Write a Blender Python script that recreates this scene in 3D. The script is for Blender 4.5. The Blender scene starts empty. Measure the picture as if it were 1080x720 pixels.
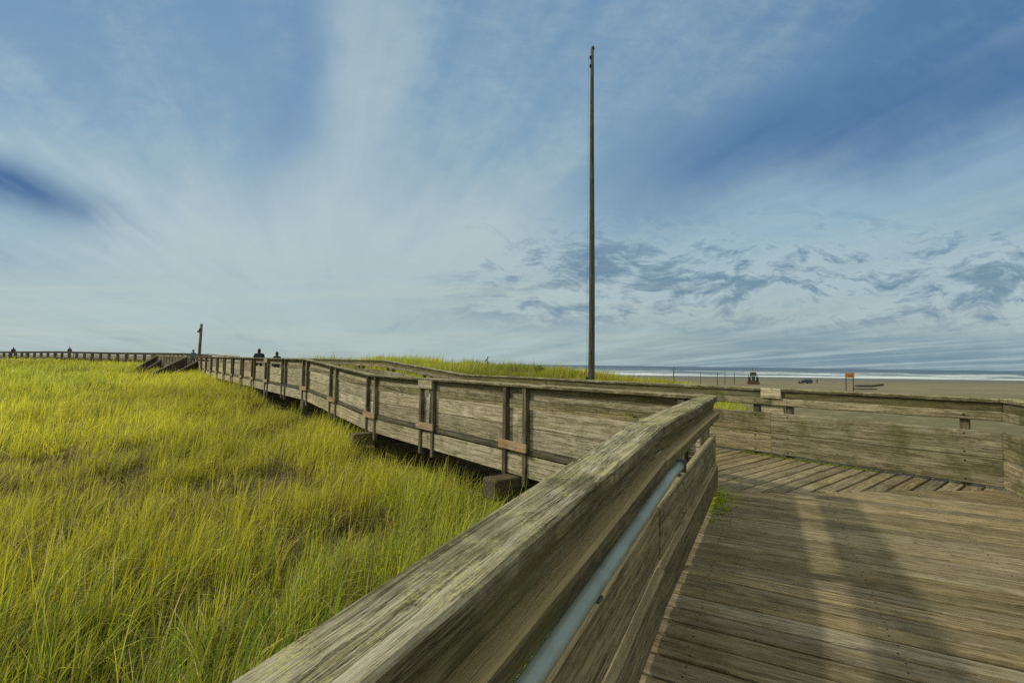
import bpy, math, random
import numpy as np
from mathutils import Vector

random.seed(7)
rng = np.random.default_rng(11)
scene = bpy.context.scene
COL = scene.collection
R = math.radians

# ------------------------------------------------------------------ helpers
def s2l(*c):
    out = []
    for v in c:
        v = v / 255.0
        out.append(v / 12.92 if v <= 0.04045 else ((v + 0.055) / 1.055) ** 2.4)
    return tuple(out)

def link(o):
    COL.objects.link(o)
    return o

def tag(o, label=None, cat=None, group=None, kind=None):
    if label: o['label'] = label
    if cat: o['category'] = cat
    if group: o['group'] = group
    if kind: o['kind'] = kind
    return o

def empty(name, loc=(0, 0, 0), rz=0.0):
    o = bpy.data.objects.new(name, None)
    o.empty_display_size = 0.3
    o.location = loc
    o.rotation_euler = (0, 0, rz)
    return link(o)

class MB:
    """collects chamfered timbers, prisms, tubes; carries grain coordinates and a tone per piece"""
    def __init__(s):
        s.v, s.f, s.loc, s.rnd, s.sm = [], [], [], [], []

    def _add(s, verts, faces, locs, rnd, smooth=False):
        b = len(s.v)
        s.v += verts
        s.loc += locs
        s.rnd += [rnd] * len(verts)
        for f in faces:
            s.f.append([i + b for i in f])
            s.sm.append(smooth)

    def timber(s, p0, p1, w, h, seg=None, jit=0.0025, ch=0.006, skew0=0.0, skew1=0.0, rnd=None, lat=None):
        """bar from p0 to p1; w is the thickness sideways, h the height"""
        p0, p1 = Vector(p0), Vector(p1)
        d = p1 - p0
        L = d.length
        if seg is None:
            seg = max(1, min(40, int(L / 0.35)))
        dn = d / L
        if lat is None:
            if abs(dn.z) > 0.95:
                lat = Vector((1, 0, 0))
            else:
                lat = Vector((dn.y, -dn.x, 0)).normalized()
        else:
            lat = Vector(lat).normalized()
        up = Vector((0, 0, 1)) if abs(dn.z) < 0.6 else lat.cross(dn).normalized()
        a, b = w / 2, h / 2
        c = min(ch, a * .6, b * .6)
        prof = [(-a + c, -b), (a - c, -b), (a, -b + c), (a, b - c), (a - c, b), (-a + c, b), (-a, b - c), (-a, -b + c)]
        verts, locs, faces = [], [], []
        ro = random.random() * 60
        ph = random.random() * 6.28
        rings = []
        ts = [i / seg for i in range(seg + 1)]
        e = min(c / L, .2)
        rows = [(0.0, 1 - c / max(a, b) if c else 1)] + [(e, 1)] + [(t, 1) for t in ts[1:-1]] + [(1 - e, 1), (1.0, 1 - c / max(a, b))]
        for t, sc in rows:
            ring = []
            wob = math.sin(ph + t * L * 1.3) * jit
            wob2 = math.sin(ph * 2 + t * L * 0.9) * jit
            for (x, y) in prof:
                x2 = x * sc + wob + (random.random() - .5) * jit
                y2 = y * sc + wob2 + (random.random() - .5) * jit
                al = t * L + (skew0 * (1 - t) + skew1 * t) * x2
                p = p0 + dn * al + lat * x2 + up * y2
                ring.append(len(verts))
                verts.append(tuple(p))
                locs.append((al + ro, x + ro * .37, y + ro * .71))
            rings.append(ring)
        for r0, r1 in zip(rings, rings[1:]):
            for k in range(8):
                faces.append([r0[k], r0[(k + 1) % 8], r1[(k + 1) % 8], r1[k]])
        faces.append(rings[0][::-1])
        faces.append(rings[-1][:])
        # flip so that normals point outwards
        faces = [f[::-1] for f in faces]
        s._add(verts, faces, locs, random.random() if rnd is None else rnd)
        return s

    def box(s, c, sx, sy, sz, rz=0.0, ch=0.006, rnd=None, jit=0.0):
        cx, cy, cz = c
        dx, dy = math.cos(rz) * sx / 2, math.sin(rz) * sx / 2
        return s.timber((cx - dx, cy - dy, cz), (cx + dx, cy + dy, cz), sy, sz, seg=1, jit=jit, ch=ch, rnd=rnd)

    def prism(s, pts, th, axis, ch=0.008, rnd=None):
        """plank from 4 top corners (x,y,z), thickness down; axis = grain direction (x,y)"""
        ro = random.random() * 60
        n = len(pts)
        cx = sum(p[0] for p in pts) / n
        cy = sum(p[1] for p in pts) / n
        top, mid, bot = [], [], []
        for p in pts:
            dx, dy = cx - p[0], cy - p[1]
            # inset along both the axis and the cross direction
            al = dx * axis[0] + dy * axis[1]
            cr = -dx * axis[1] + dy * axis[0]
            ia = math.copysign(min(ch, abs(al) * .4), al)
            ic = math.copysign(min(ch, abs(cr) * .4), cr)
            top.append((p[0] + axis[0] * ia - axis[1] * ic, p[1] + axis[1] * ia + axis[0] * ic, p[2]))
            mid.append((p[0], p[1], p[2] - ch))
            bot.append((p[0], p[1], p[2] - th))
        verts = top + mid + bot
        locs = []
        for p in verts:
            al = p[0] * axis[0] + p[1] * axis[1]
            cr = -p[0] * axis[1] + p[1] * axis[0]
            locs.append((al + ro, cr + ro * .37, p[2] + ro * .71))
        f = [list(range(n)), list(range(2 * n, 3 * n))[::-1]]
        for k in range(n):
            j = (k + 1) % n
            f.append([n + k, n + j, j, k])
            f.append([2 * n + k, 2 * n + j, n + j, n + k])
        # orientation
        ar = sum(pts[k][0] * pts[(k + 1) % n][1] - pts[(k + 1) % n][0] * pts[k][1] for k in range(n))
        if ar < 0:
            f = [q[::-1] for q in f]
        s._add(verts, f, locs, random.random() if rnd is None else rnd)
        return s

    def tube(s, pts, rad, n=14, cap=True, rnd=None, jit=0.0):
        """round bar through pts; rad a number or a list"""
        pts = [Vector(p) for p in pts]
        if not isinstance(rad, (list, tuple)):
            rad = [rad] * len(pts)
        verts, locs, faces, rings = [], [], [], []
        ro = random.random() * 60
        al = 0
        ref = None
        for i, p in enumerate(pts):
            d = (pts[min(i + 1, len(pts) - 1)] - pts[max(i - 1, 0)]).normalized()
            if ref is None:
                ref = Vector((0, 0, 1)) if abs(d.z) < .9 else Vector((1, 0, 0))
            a = (ref - d * ref.dot(d)).normalized()
            b = d.cross(a)
            if i: al += (p - pts[i - 1]).length
            ring = []
            for k in range(n):
                t = 2 * math.pi * k / n
                r = rad[i] * (1 + (random.random() - .5) * jit)
                q = p + a * math.cos(t) * r + b * math.sin(t) * r
                ring.append(len(verts))
                verts.append(tuple(q))
                locs.append((al + ro, math.cos(t) * r + ro * .37, math.sin(t) * r + ro * .71))
            rings.append(ring)
        for r0, r1 in zip(rings, rings[1:]):
            for k in range(n):
                faces.append([r0[k], r0[(k + 1) % n], r1[(k + 1) % n], r1[k]])
        s._add(verts, faces, locs, random.random() if rnd is None else rnd, True)
        if cap:
            bidx = len(s.v) - len(verts)
            s.f.append([i + bidx for i in rings[0]][::-1]); s.sm.append(False)
            s.f.append([i + bidx for i in rings[-1]]); s.sm.append(False)
        return s

    def extrude(s, outline, y0, y1, rnd=None, inset=0.0, chs=0.0):
        """side profile (x,z) extruded across y, optional narrower top handled by callers"""
        n = len(outline)
        v = [(x, y0, z) for x, z in outline] + [(x, y1, z) for x, z in outline]
        f = [list(range(n)), list(range(n, 2 * n))[::-1]]
        for k in range(n):
            j = (k + 1) % n
            f.append([k, n + k, n + j, j])
        ar = sum(outline[k][0] * outline[(k + 1) % n][1] - outline[(k + 1) % n][0] * outline[k][1] for k in range(n))
        if (ar < 0) == (y1 > y0):
            pass
        s._add(v, f, [tuple(p) for p in v], random.random() if rnd is None else rnd)
        return s

    def build(s, name, mat, parent=None, smooth=None):
        me = bpy.data.meshes.new(name)
        me.from_pydata(s.v, [], s.f)
        at = me.attributes.new('loc', 'FLOAT_VECTOR', 'POINT')
        at.data.foreach_set('vector', np.array(s.loc, dtype=np.float32).ravel())
        ar = me.attributes.new('rnd', 'FLOAT', 'POINT')
        ar.data.foreach_set('value', np.array(s.rnd, dtype=np.float32))
        me.polygons.foreach_set('use_smooth', s.sm)
        me.materials.append(mat)
        me.update()
        o = bpy.data.objects.new(name, me)
        link(o)
        if parent is not None:
            o.parent = parent
            o.matrix_parent_inverse = parent.matrix_basis.inverted()
        return o

# ------------------------------------------------------------------ node helpers
class NT:
    def __init__(s, tree):
        s.t = tree
        s.n = tree.nodes
        s.l = tree.links
    def node(s, kind, **props):
        nd = s.n.new(kind)
        for k, v in props.items():
            setattr(nd, k, v)
        return nd
    def put(s, sock, val):
        if isinstance(val, bpy.types.NodeSocket):
            s.l.new(val, sock)
        elif isinstance(val, (tuple, list)) and len(val) == 3 and sock.type == 'RGBA':
            sock.default_value = (*val, 1)
        elif sock.type in ('VECTOR', 'RGBA') and isinstance(val, (int, float)):
            sock.default_value = (val,) * len(sock.default_value)
        else:
            sock.default_value = val
    def m(s, op, a, b=0.0, c=None, clamp=False):
        nd = s.node('ShaderNodeMath', operation=op, use_clamp=clamp)
        s.put(nd.inputs[0], a)
        s.put(nd.inputs[1], b)
        if c is not None: s.put(nd.inputs[2], c)
        return nd.outputs[0]
    def vm(s, op, a, b=(0, 0, 0)):
        nd = s.node('ShaderNodeVectorMath', operation=op)
        s.put(nd.inputs[0], a)
        s.put(nd.inputs[1], b)
        return nd.outputs[0]
    def xyz(s, x, y, z):
        nd = s.node('ShaderNodeCombineXYZ')
        for i, q in enumerate((x, y, z)): s.put(nd.inputs[i], q)
        return nd.outputs[0]
    def sep(s, v):
        nd = s.node('ShaderNodeSeparateXYZ')
        s.put(nd.inputs[0], v)
        return nd.outputs
    def noise(s, vec, scale=1.0, detail=4.0, rough=0.55, dist=0.0):
        nd = s.node('ShaderNodeTexNoise')
        s.put(nd.inputs['Vector'], vec)
        nd.inputs['Scale'].default_value = scale
        nd.inputs['Detail'].default_value = detail
        nd.inputs['Roughness'].default_value = rough
        nd.inputs['Distortion'].default_value = dist
        return nd.outputs['Fac']
    def ss(s, x, e0, e1):
        nd = s.node('ShaderNodeMapRange', interpolation_type='SMOOTHSTEP')
        s.put(nd.inputs['Value'], x)
        s.put(nd.inputs['From Min'], e0); s.put(nd.inputs['From Max'], e1)
        nd.inputs['To Min'].default_value = 0; nd.inputs['To Max'].default_value = 1
        return nd.outputs['Result']
    def mix(s, f, a, b):
        nd = s.node('ShaderNodeMix', data_type='RGBA')
        s.put(nd.inputs[0], f)
        s.put(nd.inputs[6], a)
        s.put(nd.inputs[7], b)
        return nd.outputs[2]
    def mul(s, a, b):
        nd = s.node('ShaderNodeMix', data_type='RGBA', blend_type='MULTIPLY')
        nd.inputs[0].default_value = 1
        s.put(nd.inputs[6], a); s.put(nd.inputs[7], b)
        return nd.outputs[2]
    def ramp(s, f, stops):
        nd = s.node('ShaderNodeValToRGB')
        el = nd.color_ramp.elements
        while len(el) < len(stops): el.new(0.5)
        for e, (p, c) in zip(el, stops):
            e.position = p
            e.color = (*c, 1)
        s.put(nd.inputs[0], f)
        return nd.outputs[0]
    def gauss(s, d, w):
        q = s.m('DIVIDE', d, w)
        return s.m('EXPONENT', s.m('MULTIPLY', s.m('MULTIPLY', q, q), -1.0))
    def attr(s, name):
        nd = s.node('ShaderNodeAttribute', attribute_name=name)
        return nd

def new_mat(name):
    m = bpy.data.materials.new(name)
    m.use_nodes = True
    nt = NT(m.node_tree)
    bsdf = m.node_tree.nodes['Principled BSDF']
    return m, nt, bsdf

def wood(name, dark, light, crack=0.55, lichen=0.0, lichen_col=s2l(150, 150, 80), tone=0.35, bump=0.5, rough=0.85,
         green=0.0, green_col=s2l(92, 98, 40), stain=0.35, moss_spot=None, side_shade=0.0, top_light=0.0):
    m, nt, b = new_mat(name)
    loc = nt.attr('loc').outputs['Vector']
    rnd = nt.attr('rnd').outputs['Fac']
    pos = nt.node('ShaderNodeNewGeometry').outputs['Position']
    nrm = nt.node('ShaderNodeNewGeometry').outputs['Normal']
    lw = nt.vm('ADD', loc, nt.xyz(0.0, nt.m('MULTIPLY', nt.noise(nt.vm('MULTIPLY', loc, (2.5, 9, 9)), 1, 3, .5), .035), 0.0))
    g1 = nt.noise(nt.vm('MULTIPLY', lw, (1.5, 40, 40)), 1, 6, .65, .3)
    g2 = nt.noise(nt.vm('MULTIPLY', lw, (16, 260, 260)), 1, 3, .6)
    g3 = nt.noise(nt.vm('MULTIPLY', lw, (1.7, 52, 52)), 1, 3, .6, .2)
    g4 = nt.noise(nt.vm('MULTIPLY', loc, (1.5, 6, 6)), 1, 3, .6)
    bl = nt.noise(pos, 2.6, 6, .68)
    sp_ = nt.noise(pos, 110, 4, .75)
    bl2 = nt.noise(nt.vm('MULTIPLY', loc, (3.0, 9, 9)), 1, 5, .65)
    f = nt.m('ADD', nt.m('ADD', nt.m('MULTIPLY', g1, .58), nt.m('MULTIPLY', g2, .30)), nt.m('MULTIPLY', sp_, .12))
    f = nt.ss(f, .41, .60)
    hue = nt.m('FRACT', nt.m('MULTIPLY', rnd, 7.31))
    gl = sum(light) / 3
    lt2 = nt.mix(nt.m('MULTIPLY', hue, .55), light, (gl * 1.02, gl * .98, gl * .86))
    c = nt.mix(f, tuple(q * .95 for q in dark), lt2)
    # narrow dark checks along the grain, more of them in some places
    rid = nt.m('ABSOLUTE', nt.m('SUBTRACT', g3, .5))
    ck = nt.m('MULTIPLY', nt.m('SUBTRACT', 1.0, nt.ss(rid, .006, .026)), nt.ss(g4, .34, .54))
    c = nt.mix(nt.m('MULTIPLY', ck, crack), c, tuple(q * .20 for q in dark))
    # blotches and water stains
    c = nt.mix(nt.m('MULTIPLY', nt.ss(bl, .50, .68), stain), c, tuple(q * .42 for q in dark))
    c = nt.mix(nt.m('MULTIPLY', nt.ss(bl2, .54, .72), stain * .8), c, tuple(min(1, q * 1.25) for q in light))
    # round knots
    vo = nt.node('ShaderNodeTexVoronoi')
    nt.put(vo.inputs['Vector'], nt.vm('MULTIPLY', loc, (.8, 3.1, 3.1)))
    vo.inputs['Scale'].default_value = 1.0
    kn = nt.m('SUBTRACT', 1.0, nt.ss(vo.outputs['Distance'], .03, .08))
    c = nt.mix(nt.m('MULTIPLY', kn, .6), c, tuple(q * .35 for q in dark))
    nz = nt.sep(nrm)[2]
    if green:
        gn = nt.ss(nt.noise(pos, 1.3, 5, .65), .42, .68)
        c = nt.mix(nt.m('MULTIPLY', gn, green), c, green_col)
    if top_light:  # upward faces coloured paler, standing for light caught on the ledges
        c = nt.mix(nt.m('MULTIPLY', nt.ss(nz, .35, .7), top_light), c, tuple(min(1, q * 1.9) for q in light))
    if lichen:
        ln = nt.m('MULTIPLY', nt.ss(nt.noise(pos, 6.0, 8, .75), .46, .62), nt.ss(sp_, .42, .60))
        up = nt.ss(nz, .3, .9)
        lf = nt.m('MULTIPLY', nt.m('MULTIPLY', ln, up), lichen)
        c = nt.mix(lf, c, lichen_col)
    if side_shade:  # upright faces tinted darker olive, standing for shade on the sides
        sg = nt.m('MULTIPLY', nt.m('MULTIPLY', nt.ss(nt.noise(pos, 5.0, 6, .7), .25, .6), side_shade), nt.m('SUBTRACT', 1.0, nt.ss(nt.m('ABSOLUTE', nz), .3, .8)))
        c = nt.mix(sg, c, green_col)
    if moss_spot:
        (mx, my, mr, mc) = moss_spot
        dv = nt.vm('SUBTRACT', pos, (mx, my, 0))
        x, y, z = nt.sep(dv)
        al = nt.m('ADD', nt.m('MULTIPLY', x, .469), nt.m('MULTIPLY', y, .883))
        ac = nt.m('SUBTRACT', nt.m('MULTIPLY', x, .883), nt.m('MULTIPLY', y, .469))
        r2 = nt.m('ADD', nt.m('POWER', nt.m('DIVIDE', al, .75), 2.0), nt.m('POWER', nt.m('DIVIDE', ac, .30), 2.0))
        nn = nt.noise(pos, 14, 7, .75)
        k = nt.m('SUBTRACT', nt.m('ADD', 1.0, nt.m('MULTIPLY', nt.m('SUBTRACT', nn, .5), 3.4)), r2)
        c = nt.mix(nt.m('MULTIPLY', nt.ss(k, .0, 1.4), .85), c, mc)
    # tone of the single piece
    tn = nt.m('ADD', 1 - tone * .5, nt.m('MULTIPLY', rnd, tone))
    c = nt.mul(c, nt.xyz(tn, tn, tn))
    # rust for bolt heads (rnd above 1.5)
    c = nt.mix(nt.m('GREATER_THAN', rnd, 1.5), c, s2l(44, 34, 26))
    nt.put(b.inputs['Base Color'], c)
    b.inputs['Roughness'].default_value = rough
    b.inputs['Specular IOR Level'].default_value = .25
    bp = nt.node('ShaderNodeBump')
    bp.inputs['Strength'].default_value = bump
    bp.inputs['Distance'].default_value = .010
    hgt = nt.m('SUBTRACT', nt.m('ADD', nt.m('MULTIPLY', g1, .7), nt.m('MULTIPLY', g2, .5)), nt.m('MULTIPLY', ck, .9))
    nt.put(bp.inputs['Height'], hgt)
    nt.put(b.inputs['Normal'], bp.outputs[0])
    return m

def plain(name, col, rough=.6, metal=0.0, var=.15, scale=8.0, bump=0.0, col2=None, spec=.4):
    m, nt, b = new_mat(name)
    pos = nt.node('ShaderNodeTexCoord').outputs['Object']
    n = nt.noise(pos, scale, 5, .6)
    c2 = col2 if col2 else tuple(q * (1 - var * 2) for q in col)
    nt.put(b.inputs['Base Color'], nt.mix(nt.ss(n, .35, .7), col, c2))
    b.inputs['Roughness'].default_value = rough
    b.inputs['Metallic'].default_value = metal
    b.inputs['Specular IOR Level'].default_value = spec
    if bump:
        bp = nt.node('ShaderNodeBump')
        bp.inputs['Strength'].default_value = bump
        bp.inputs['Distance'].default_value = .004
        nt.put(bp.inputs['Height'], nt.noise(pos, scale * 12, 4, .6))
        nt.put(b.inputs['Normal'], bp.outputs[0])
    return m

M = {}
M['board'] = wood('weathered_boards', s2l(122, 111, 82), s2l(192, 179, 145), crack=.6, stain=.45, tone=.6, green=.2)
M['board2'] = M['board']
M['inner'] = wood('inner_boards', s2l(96, 87, 60), s2l(160, 147, 110), crack=.8, stain=.6, tone=.5, green=.35)
M['cap'] = wood('cap_timber', s2l(110, 103, 70), s2l(174, 164, 122), crack=.75, lichen=.75, lichen_col=s2l(164, 160, 98), stain=.6, tone=.2, green=.55, bump=1.0, side_shade=.8, green_col=s2l(70, 66, 34))
M['post'] = wood('post_timber', s2l(72, 64, 46), s2l(122, 110, 82), crack=.6, stain=.5, tone=.35)
M['deck'] = wood('deck_planks', s2l(112, 98, 67), s2l(156, 140, 102), crack=.5, stain=.45, tone=.55, green=.2, bump=.7,
                 moss_spot=(2.20, 5.25, 0, s2l(136, 146, 26)))
M['fascia'] = wood('fascia_timber', s2l(76, 70, 40), s2l(122, 112, 70), crack=.6, stain=.5, tone=.2, green=.4)  # dark olive holds moss plus the shade under the cap overhang
M['stair'] = wood('stair_timber', s2l(50, 44, 32), s2l(84, 76, 56), crack=.5, stain=.4, tone=.3)
M['shaded'] = wood('shaded_boards', s2l(66, 58, 38), s2l(116, 104, 72), crack=.6, stain=.5, tone=.25, green=.4, top_light=.75)  # darker colour stands for shade on the ramp rail's inner side
M['ramp'] = wood('ramp_boards', s2l(88, 80, 56), s2l(142, 130, 98), crack=.6, stain=.6, tone=.4, green=.3, top_light=.35)  # pale tops: light reaching the board edges, put into the colour
M['block'] = wood('new_blocks', s2l(134, 110, 76), s2l(174, 150, 112), crack=.4, stain=.5, tone=.3)
M['beam'] = wood('support_timber', s2l(60, 54, 40), s2l(104, 94, 68), crack=.6, stain=.6, tone=.2, green=.3)
M['pole'] = wood('pole_timber', s2l(52, 52, 44), s2l(100, 96, 78), crack=.5, stain=.3, tone=.1)
M['farwood'] = wood('far_timber', s2l(76, 70, 54), s2l(120, 110, 84), crack=.4, stain=.3, tone=.3)
M['pipe'] = plain('painted_pipe', s2l(136, 146, 136), .40, .2, .12, 5, bump=.15, col2=s2l(116, 126, 116), spec=.5)
M['metal'] = plain('dull_metal', s2l(90, 92, 90), .5, .6)
M['dark'] = plain('dark_iron', s2l(34, 34, 34), .6, .3)

# ------------------------------------------------------------------ layout frames
RA = (0.469, 0.883)      # along the ramp (away from the viewer)
RN = (0.883, -0.469)     # across the ramp, to the right
WT = (-0.626, 0.780)     # along the boardwalk (away to the left)
WU = (0.780, 0.626)      # across the boardwalk, towards the sea

def PR(a, n, z):
    return (a * RA[0] + n * RN[0], a * RA[1] + n * RN[1], z)
def PW(t, u, z):
    return (t * WT[0] + u * WU[0], t * WT[1] + u * WU[1], z)
def zr(a):
    return 0.0 if a > 2.75 else 0.06 * (a - 2.75)
def zw(t):
    if t < 12.2: return 0.0
    if t < 18.2: return 0.42 * (t - 12.2) / 6.0
    return 0.42 + 0.007 * (t - 18.2)

# rail section heights above the deck
BA = (0.035, 0.348)
BB = (0.362, 0.655)
B1 = (0.805, 0.908)
FA = (0.914, 1.014)
CP = (1.016, 1.065)
SECT = (BA, BB, B1, FA, CP)
SECT_SEA = ((0.035, 0.354), (0.363, 0.676), (0.797, 0.910), (0.913, 1.014), (1.016, 1.065))
SECT_RAMP = ((.055, .303), (.330, .632), (.800, .888), (.890, .994), (.995, 1.065))
TH = 0.050

# ------------------------------------------------------------------ terrain
def vnoise(x, y, seed=0):
    x = np.asarray(x, float); y = np.asarray(y, float)
    xi = np.floor(x).astype(np.int64); yi = np.floor(y).astype(np.int64)
    xf = x - xi; yf = y - yi
    def h(a, b):
        n = (a * 374761393 + b * 668265263 + seed * 974634541) & 0x7fffffff
        n = ((n ^ (n >> 13)) * 1274126177) & 0x7fffffff
        return ((n ^ (n >> 16)) & 0xffff) / 65535.0
    u = xf * xf * (3 - 2 * xf); v = yf * yf * (3 - 2 * yf)
    return (h(xi, yi) * (1 - u) + h(xi + 1, yi) * u) * (1 - v) + (h(xi, yi + 1) * (1 - u) + h(xi + 1, yi + 1) * u) * v
def fbm(x, y, seed=0, o=4):
    a, s, f = 0, .5, 1.0
    for i in range(o):
        a = a + s * vnoise(np.asarray(x) * f, np.asarray(y) * f, seed + i)
        s *= .5; f *= 2.03
    return a / (1 - .5 ** o)
def sstep(x, a, b):
    t = np.clip((np.asarray(x, float) - a) / (b - a), 0, 1)
    return t * t * (3 - 2 * t)

SEA_Z = -6.3
def ground(x, y):
    x = np.asarray(x, float); y = np.asarray(y, float)
    u = x * WU[0] + y * WU[1]
    t = x * WT[0] + y * WT[1]
    field = np.interp(y, [-40, 4, 9, 14, 20, 30, 40, 50, 62, 80, 110, 200, 400],
                      [-1.45, -1.40, -1.33, -1.15, -.78, -.36, -.08, .16, .55, .80, .6, -1.5, -7])
    field = field + (fbm(x * .22, y * .22, 3) - .5) * .5
    # the dune on the sea side of the boardwalk
    ridge = np.exp(-((y - 36 - .10 * x) / 11.0) ** 2)
    dune = -1.15 + np.interp(x, [-40, -22, -15, -8, -2, 3, 7, 10, 13, 17, 30], [.9, 1.5, 2.1, 2.35, 2.05, 1.82, 1.58, 1.25, .6, .2, 0]) * ridge
    dune = np.where(y > 36 + .1 * x, np.maximum(dune, np.interp(y, [36, 60, 120, 240, 400], [-1.2, -1.5, -2.6, -5.0, -7.0])), dune)
    dune = dune + (fbm(x * .3, y * .3, 9) - .5) * .45
    k = sstep(u, 5.5, 10.5)
    g = field * (1 - k) + dune * k
    # the beach
    sand = np.interp(y, [-40, 8, 30, 60, 120, 178, 300, 420, 600], [-1.0, -1.1, -1.25, -1.7, -2.8, -4.35, -5.7, -6.6, -9])
    sand = sand + (fbm(x * .08, y * .08, 5) - .5) * .22
    q = sandmask(x, y)
    return g * (1 - q) + sand * q
def sandmask(x, y):
    x = np.asarray(x, float); y = np.asarray(y, float)
    w = (fbm(x * .35, y * .35, 21) - .5) * 2.0
    near = sstep(x - (.30 * y + 3.6) + w, 0, 2.2)
    far = sstep(y + w * 4, 62, 85) * sstep(x, -60, -20)
    return np.maximum(near, far)

def grid_mesh(name, xs, ys, zf):
    X, Y = np.meshgrid(xs, ys)
    Z = zf(X, Y)
    v = np.stack([X, Y, Z], -1).reshape(-1, 3)
    nx, ny = len(xs), len(ys)
    idx = np.arange(nx * ny).reshape(ny, nx)
    f = np.stack([idx[:-1, :-1], idx[:-1, 1:], idx[1:, 1:], idx[1:, :-1]], -1).reshape(-1, 4)
    me = bpy.data.meshes.new(name)
    me.vertices.add(len(v)); me.vertices.foreach_set('co', v.astype(np.float32).ravel())
    me.loops.add(f.size); me.loops.foreach_set('vertex_index', f.astype(np.int32).ravel())
    me.polygons.add(len(f)); me.polygons.foreach_set('loop_start', np.arange(0, f.size, 4, dtype=np.int32))
    me.polygons.foreach_set('use_smooth', np.ones(len(f), bool))
    me.update(); me.validate()
    return me, X, Y

xs = np.concatenate([np.linspace(-20000, -400, 16), np.linspace(-360, -100, 18), np.arange(-96, 60, 1.0), np.arange(60, 130, 2.5), np.linspace(140, 400, 18), np.linspace(500, 20000, 14)])
ys = np.concatenate([np.linspace(-4000, -60, 10), np.arange(-40, -6, 2.5), np.arange(-6, 60, .7), np.arange(60, 140, 2.0), np.arange(140, 440, 6), np.linspace(450, 620, 8)])
gme, GX, GY = grid_mesh('ground', xs, ys, ground)
sm = sandmask(GX, GY)
gat = gme.attributes.new('sand', 'FLOAT', 'POINT')
gat.data.foreach_set('value', sm.astype(np.float32).ravel())

gm, nt, b = new_mat('dune_ground')
pos = nt.node('ShaderNodeNewGeometry').outputs['Position']
sf = nt.attr('sand').outputs['Fac']
gn = nt.noise(pos, 6, 6, .7)
soil = nt.mix(nt.ss(gn, .35, .65), s2l(58, 50, 30), s2l(104, 92, 58))
far_g = nt.noise(pos, .5, 6, .7)
soil = nt.mix(nt.m('MULTIPLY', nt.ss(far_g, .4, .6), .6), soil, s2l(112, 110, 34))
sn = nt.noise(nt.vm('MULTIPLY', pos, (.05, .35, .5)), 1, 6, .65)
sn2 = nt.noise(pos, 3, 5, .7)
sand = nt.mix(nt.ss(sn, .35, .65), s2l(102, 95, 70), s2l(128, 120, 91))
sand = nt.mix(nt.m('MULTIPLY', nt.ss(sn2, .5, .7), .3), sand, s2l(98, 90, 66))
yy = nt.sep(pos)[1]
wet = nt.ss(nt.m('ADD', yy, nt.m('MULTIPLY', nt.m('SUBTRACT', sn, .5), 160.0)), 170, 330)
trk = nt.noise(nt.vm('MULTIPLY', pos, (.012, 1.1, 0)), 1, 3, .7, .3)
sand = nt.mix(nt.m('MULTIPLY', nt.ss(trk, .55, .66), .45), sand, s2l(84, 76, 56))
nearv = nt.m('MULTIPLY', nt.m('SUBTRACT', 1.0, nt.ss(yy, 38, 75)), nt.ss(nt.noise(pos, .8, 6, .7), .38, .52))
sand = nt.mix(nt.m('MULTIPLY', nearv, .8), sand, s2l(92, 90, 60))
sand = nt.mix(nt.m('MULTIPLY', wet, .75), sand, s2l(90, 88, 74))
mixf = nt.ss(nt.m('ADD', sf, nt.m('MULTIPLY', nt.m('SUBTRACT', gn, .5), .5)), .35, .65)
nt.put(b.inputs['Base Color'], nt.mix(mixf, soil, sand))
nt.put(b.inputs['Roughness'], nt.m('SUBTRACT', .95, nt.m('MULTIPLY', wet, .45)))
b.inputs['Specular IOR Level'].default_value = .2
bp = nt.node('ShaderNodeBump'); bp.inputs['Strength'].default_value = .5; bp.inputs['Distance'].default_value = .05
nt.put(bp.inputs['Height'], nt.noise(pos, 5, 5, .7)); nt.put(b.inputs['Normal'], bp.outputs[0])
gme.materials.append(gm)
go = link(bpy.data.objects.new('ground', gme))
tag(go, kind='structure')

# ------------------------------------------------------------------ sea with breakers
def breakers(X, Y):
    z = np.full(X.shape, SEA_Z)
    for (y0, amp, w, sd) in ((432, .35, 6, 31), (505, .8, 7, 33), (610, 1.0, 8, 35), (760, 1.1, 10, 37), (980, 1.2, 14, 39)):
        c = y0 + (fbm(X * .006, X * 0 + sd, sd) - .5) * 60
        a = amp * sstep(fbm(X * .012 + 7, X * 0 + sd * 2, sd + 1, 3), .30, .6)
        z = z + a * np.exp(-((Y - c) / w) ** 2)
    z = z + (fbm(X * .05, Y * .12, 51) - .5) * .35 * (Y < 3000)
    return z
sxs = np.concatenate([np.linspace(-30000, -800, 14), np.linspace(-700, -100, 30), np.arange(-90, 900, 8.0), np.linspace(950, 1800, 20), np.linspace(2500, 30000, 14)])
sys_ = np.concatenate([np.arange(395, 800, 3.0), np.arange(800, 1100, 5.0), np.linspace(1120, 3000, 40), np.geomspace(3200, 40000, 24)])
sme, SX, SY = grid_mesh('sea', sxs, sys_, breakers)
smm, nt, b = new_mat('sea_water')
pos = nt.node('ShaderNodeNewGeometry').outputs['Position']
x, y, z = nt.sep(pos)
streak = nt.noise(nt.vm('MULTIPLY', pos, (.006, .030, 0)), 1, 6, .65, .4)
fine = nt.noise(nt.vm('MULTIPLY', pos, (.05, .16, 0)), 1, 6, .7)
crest = nt.ss(z, SEA_Z + .38, SEA_Z + .75)
surf = nt.m('SUBTRACT', 1.0, nt.ss(y, 480, 1150))
shore = nt.m('SUBTRACT', 1.0, nt.ss(y, 425, 475))
fo = nt.m('ADD', nt.m('MULTIPLY', surf, .11), nt.m('MULTIPLY', shore, .10))
fo = nt.ss(nt.m('ADD', nt.m('ADD', nt.m('MULTIPLY', streak, .75), nt.m('MULTIPLY', fine, .25)), fo), .56, .66)
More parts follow.
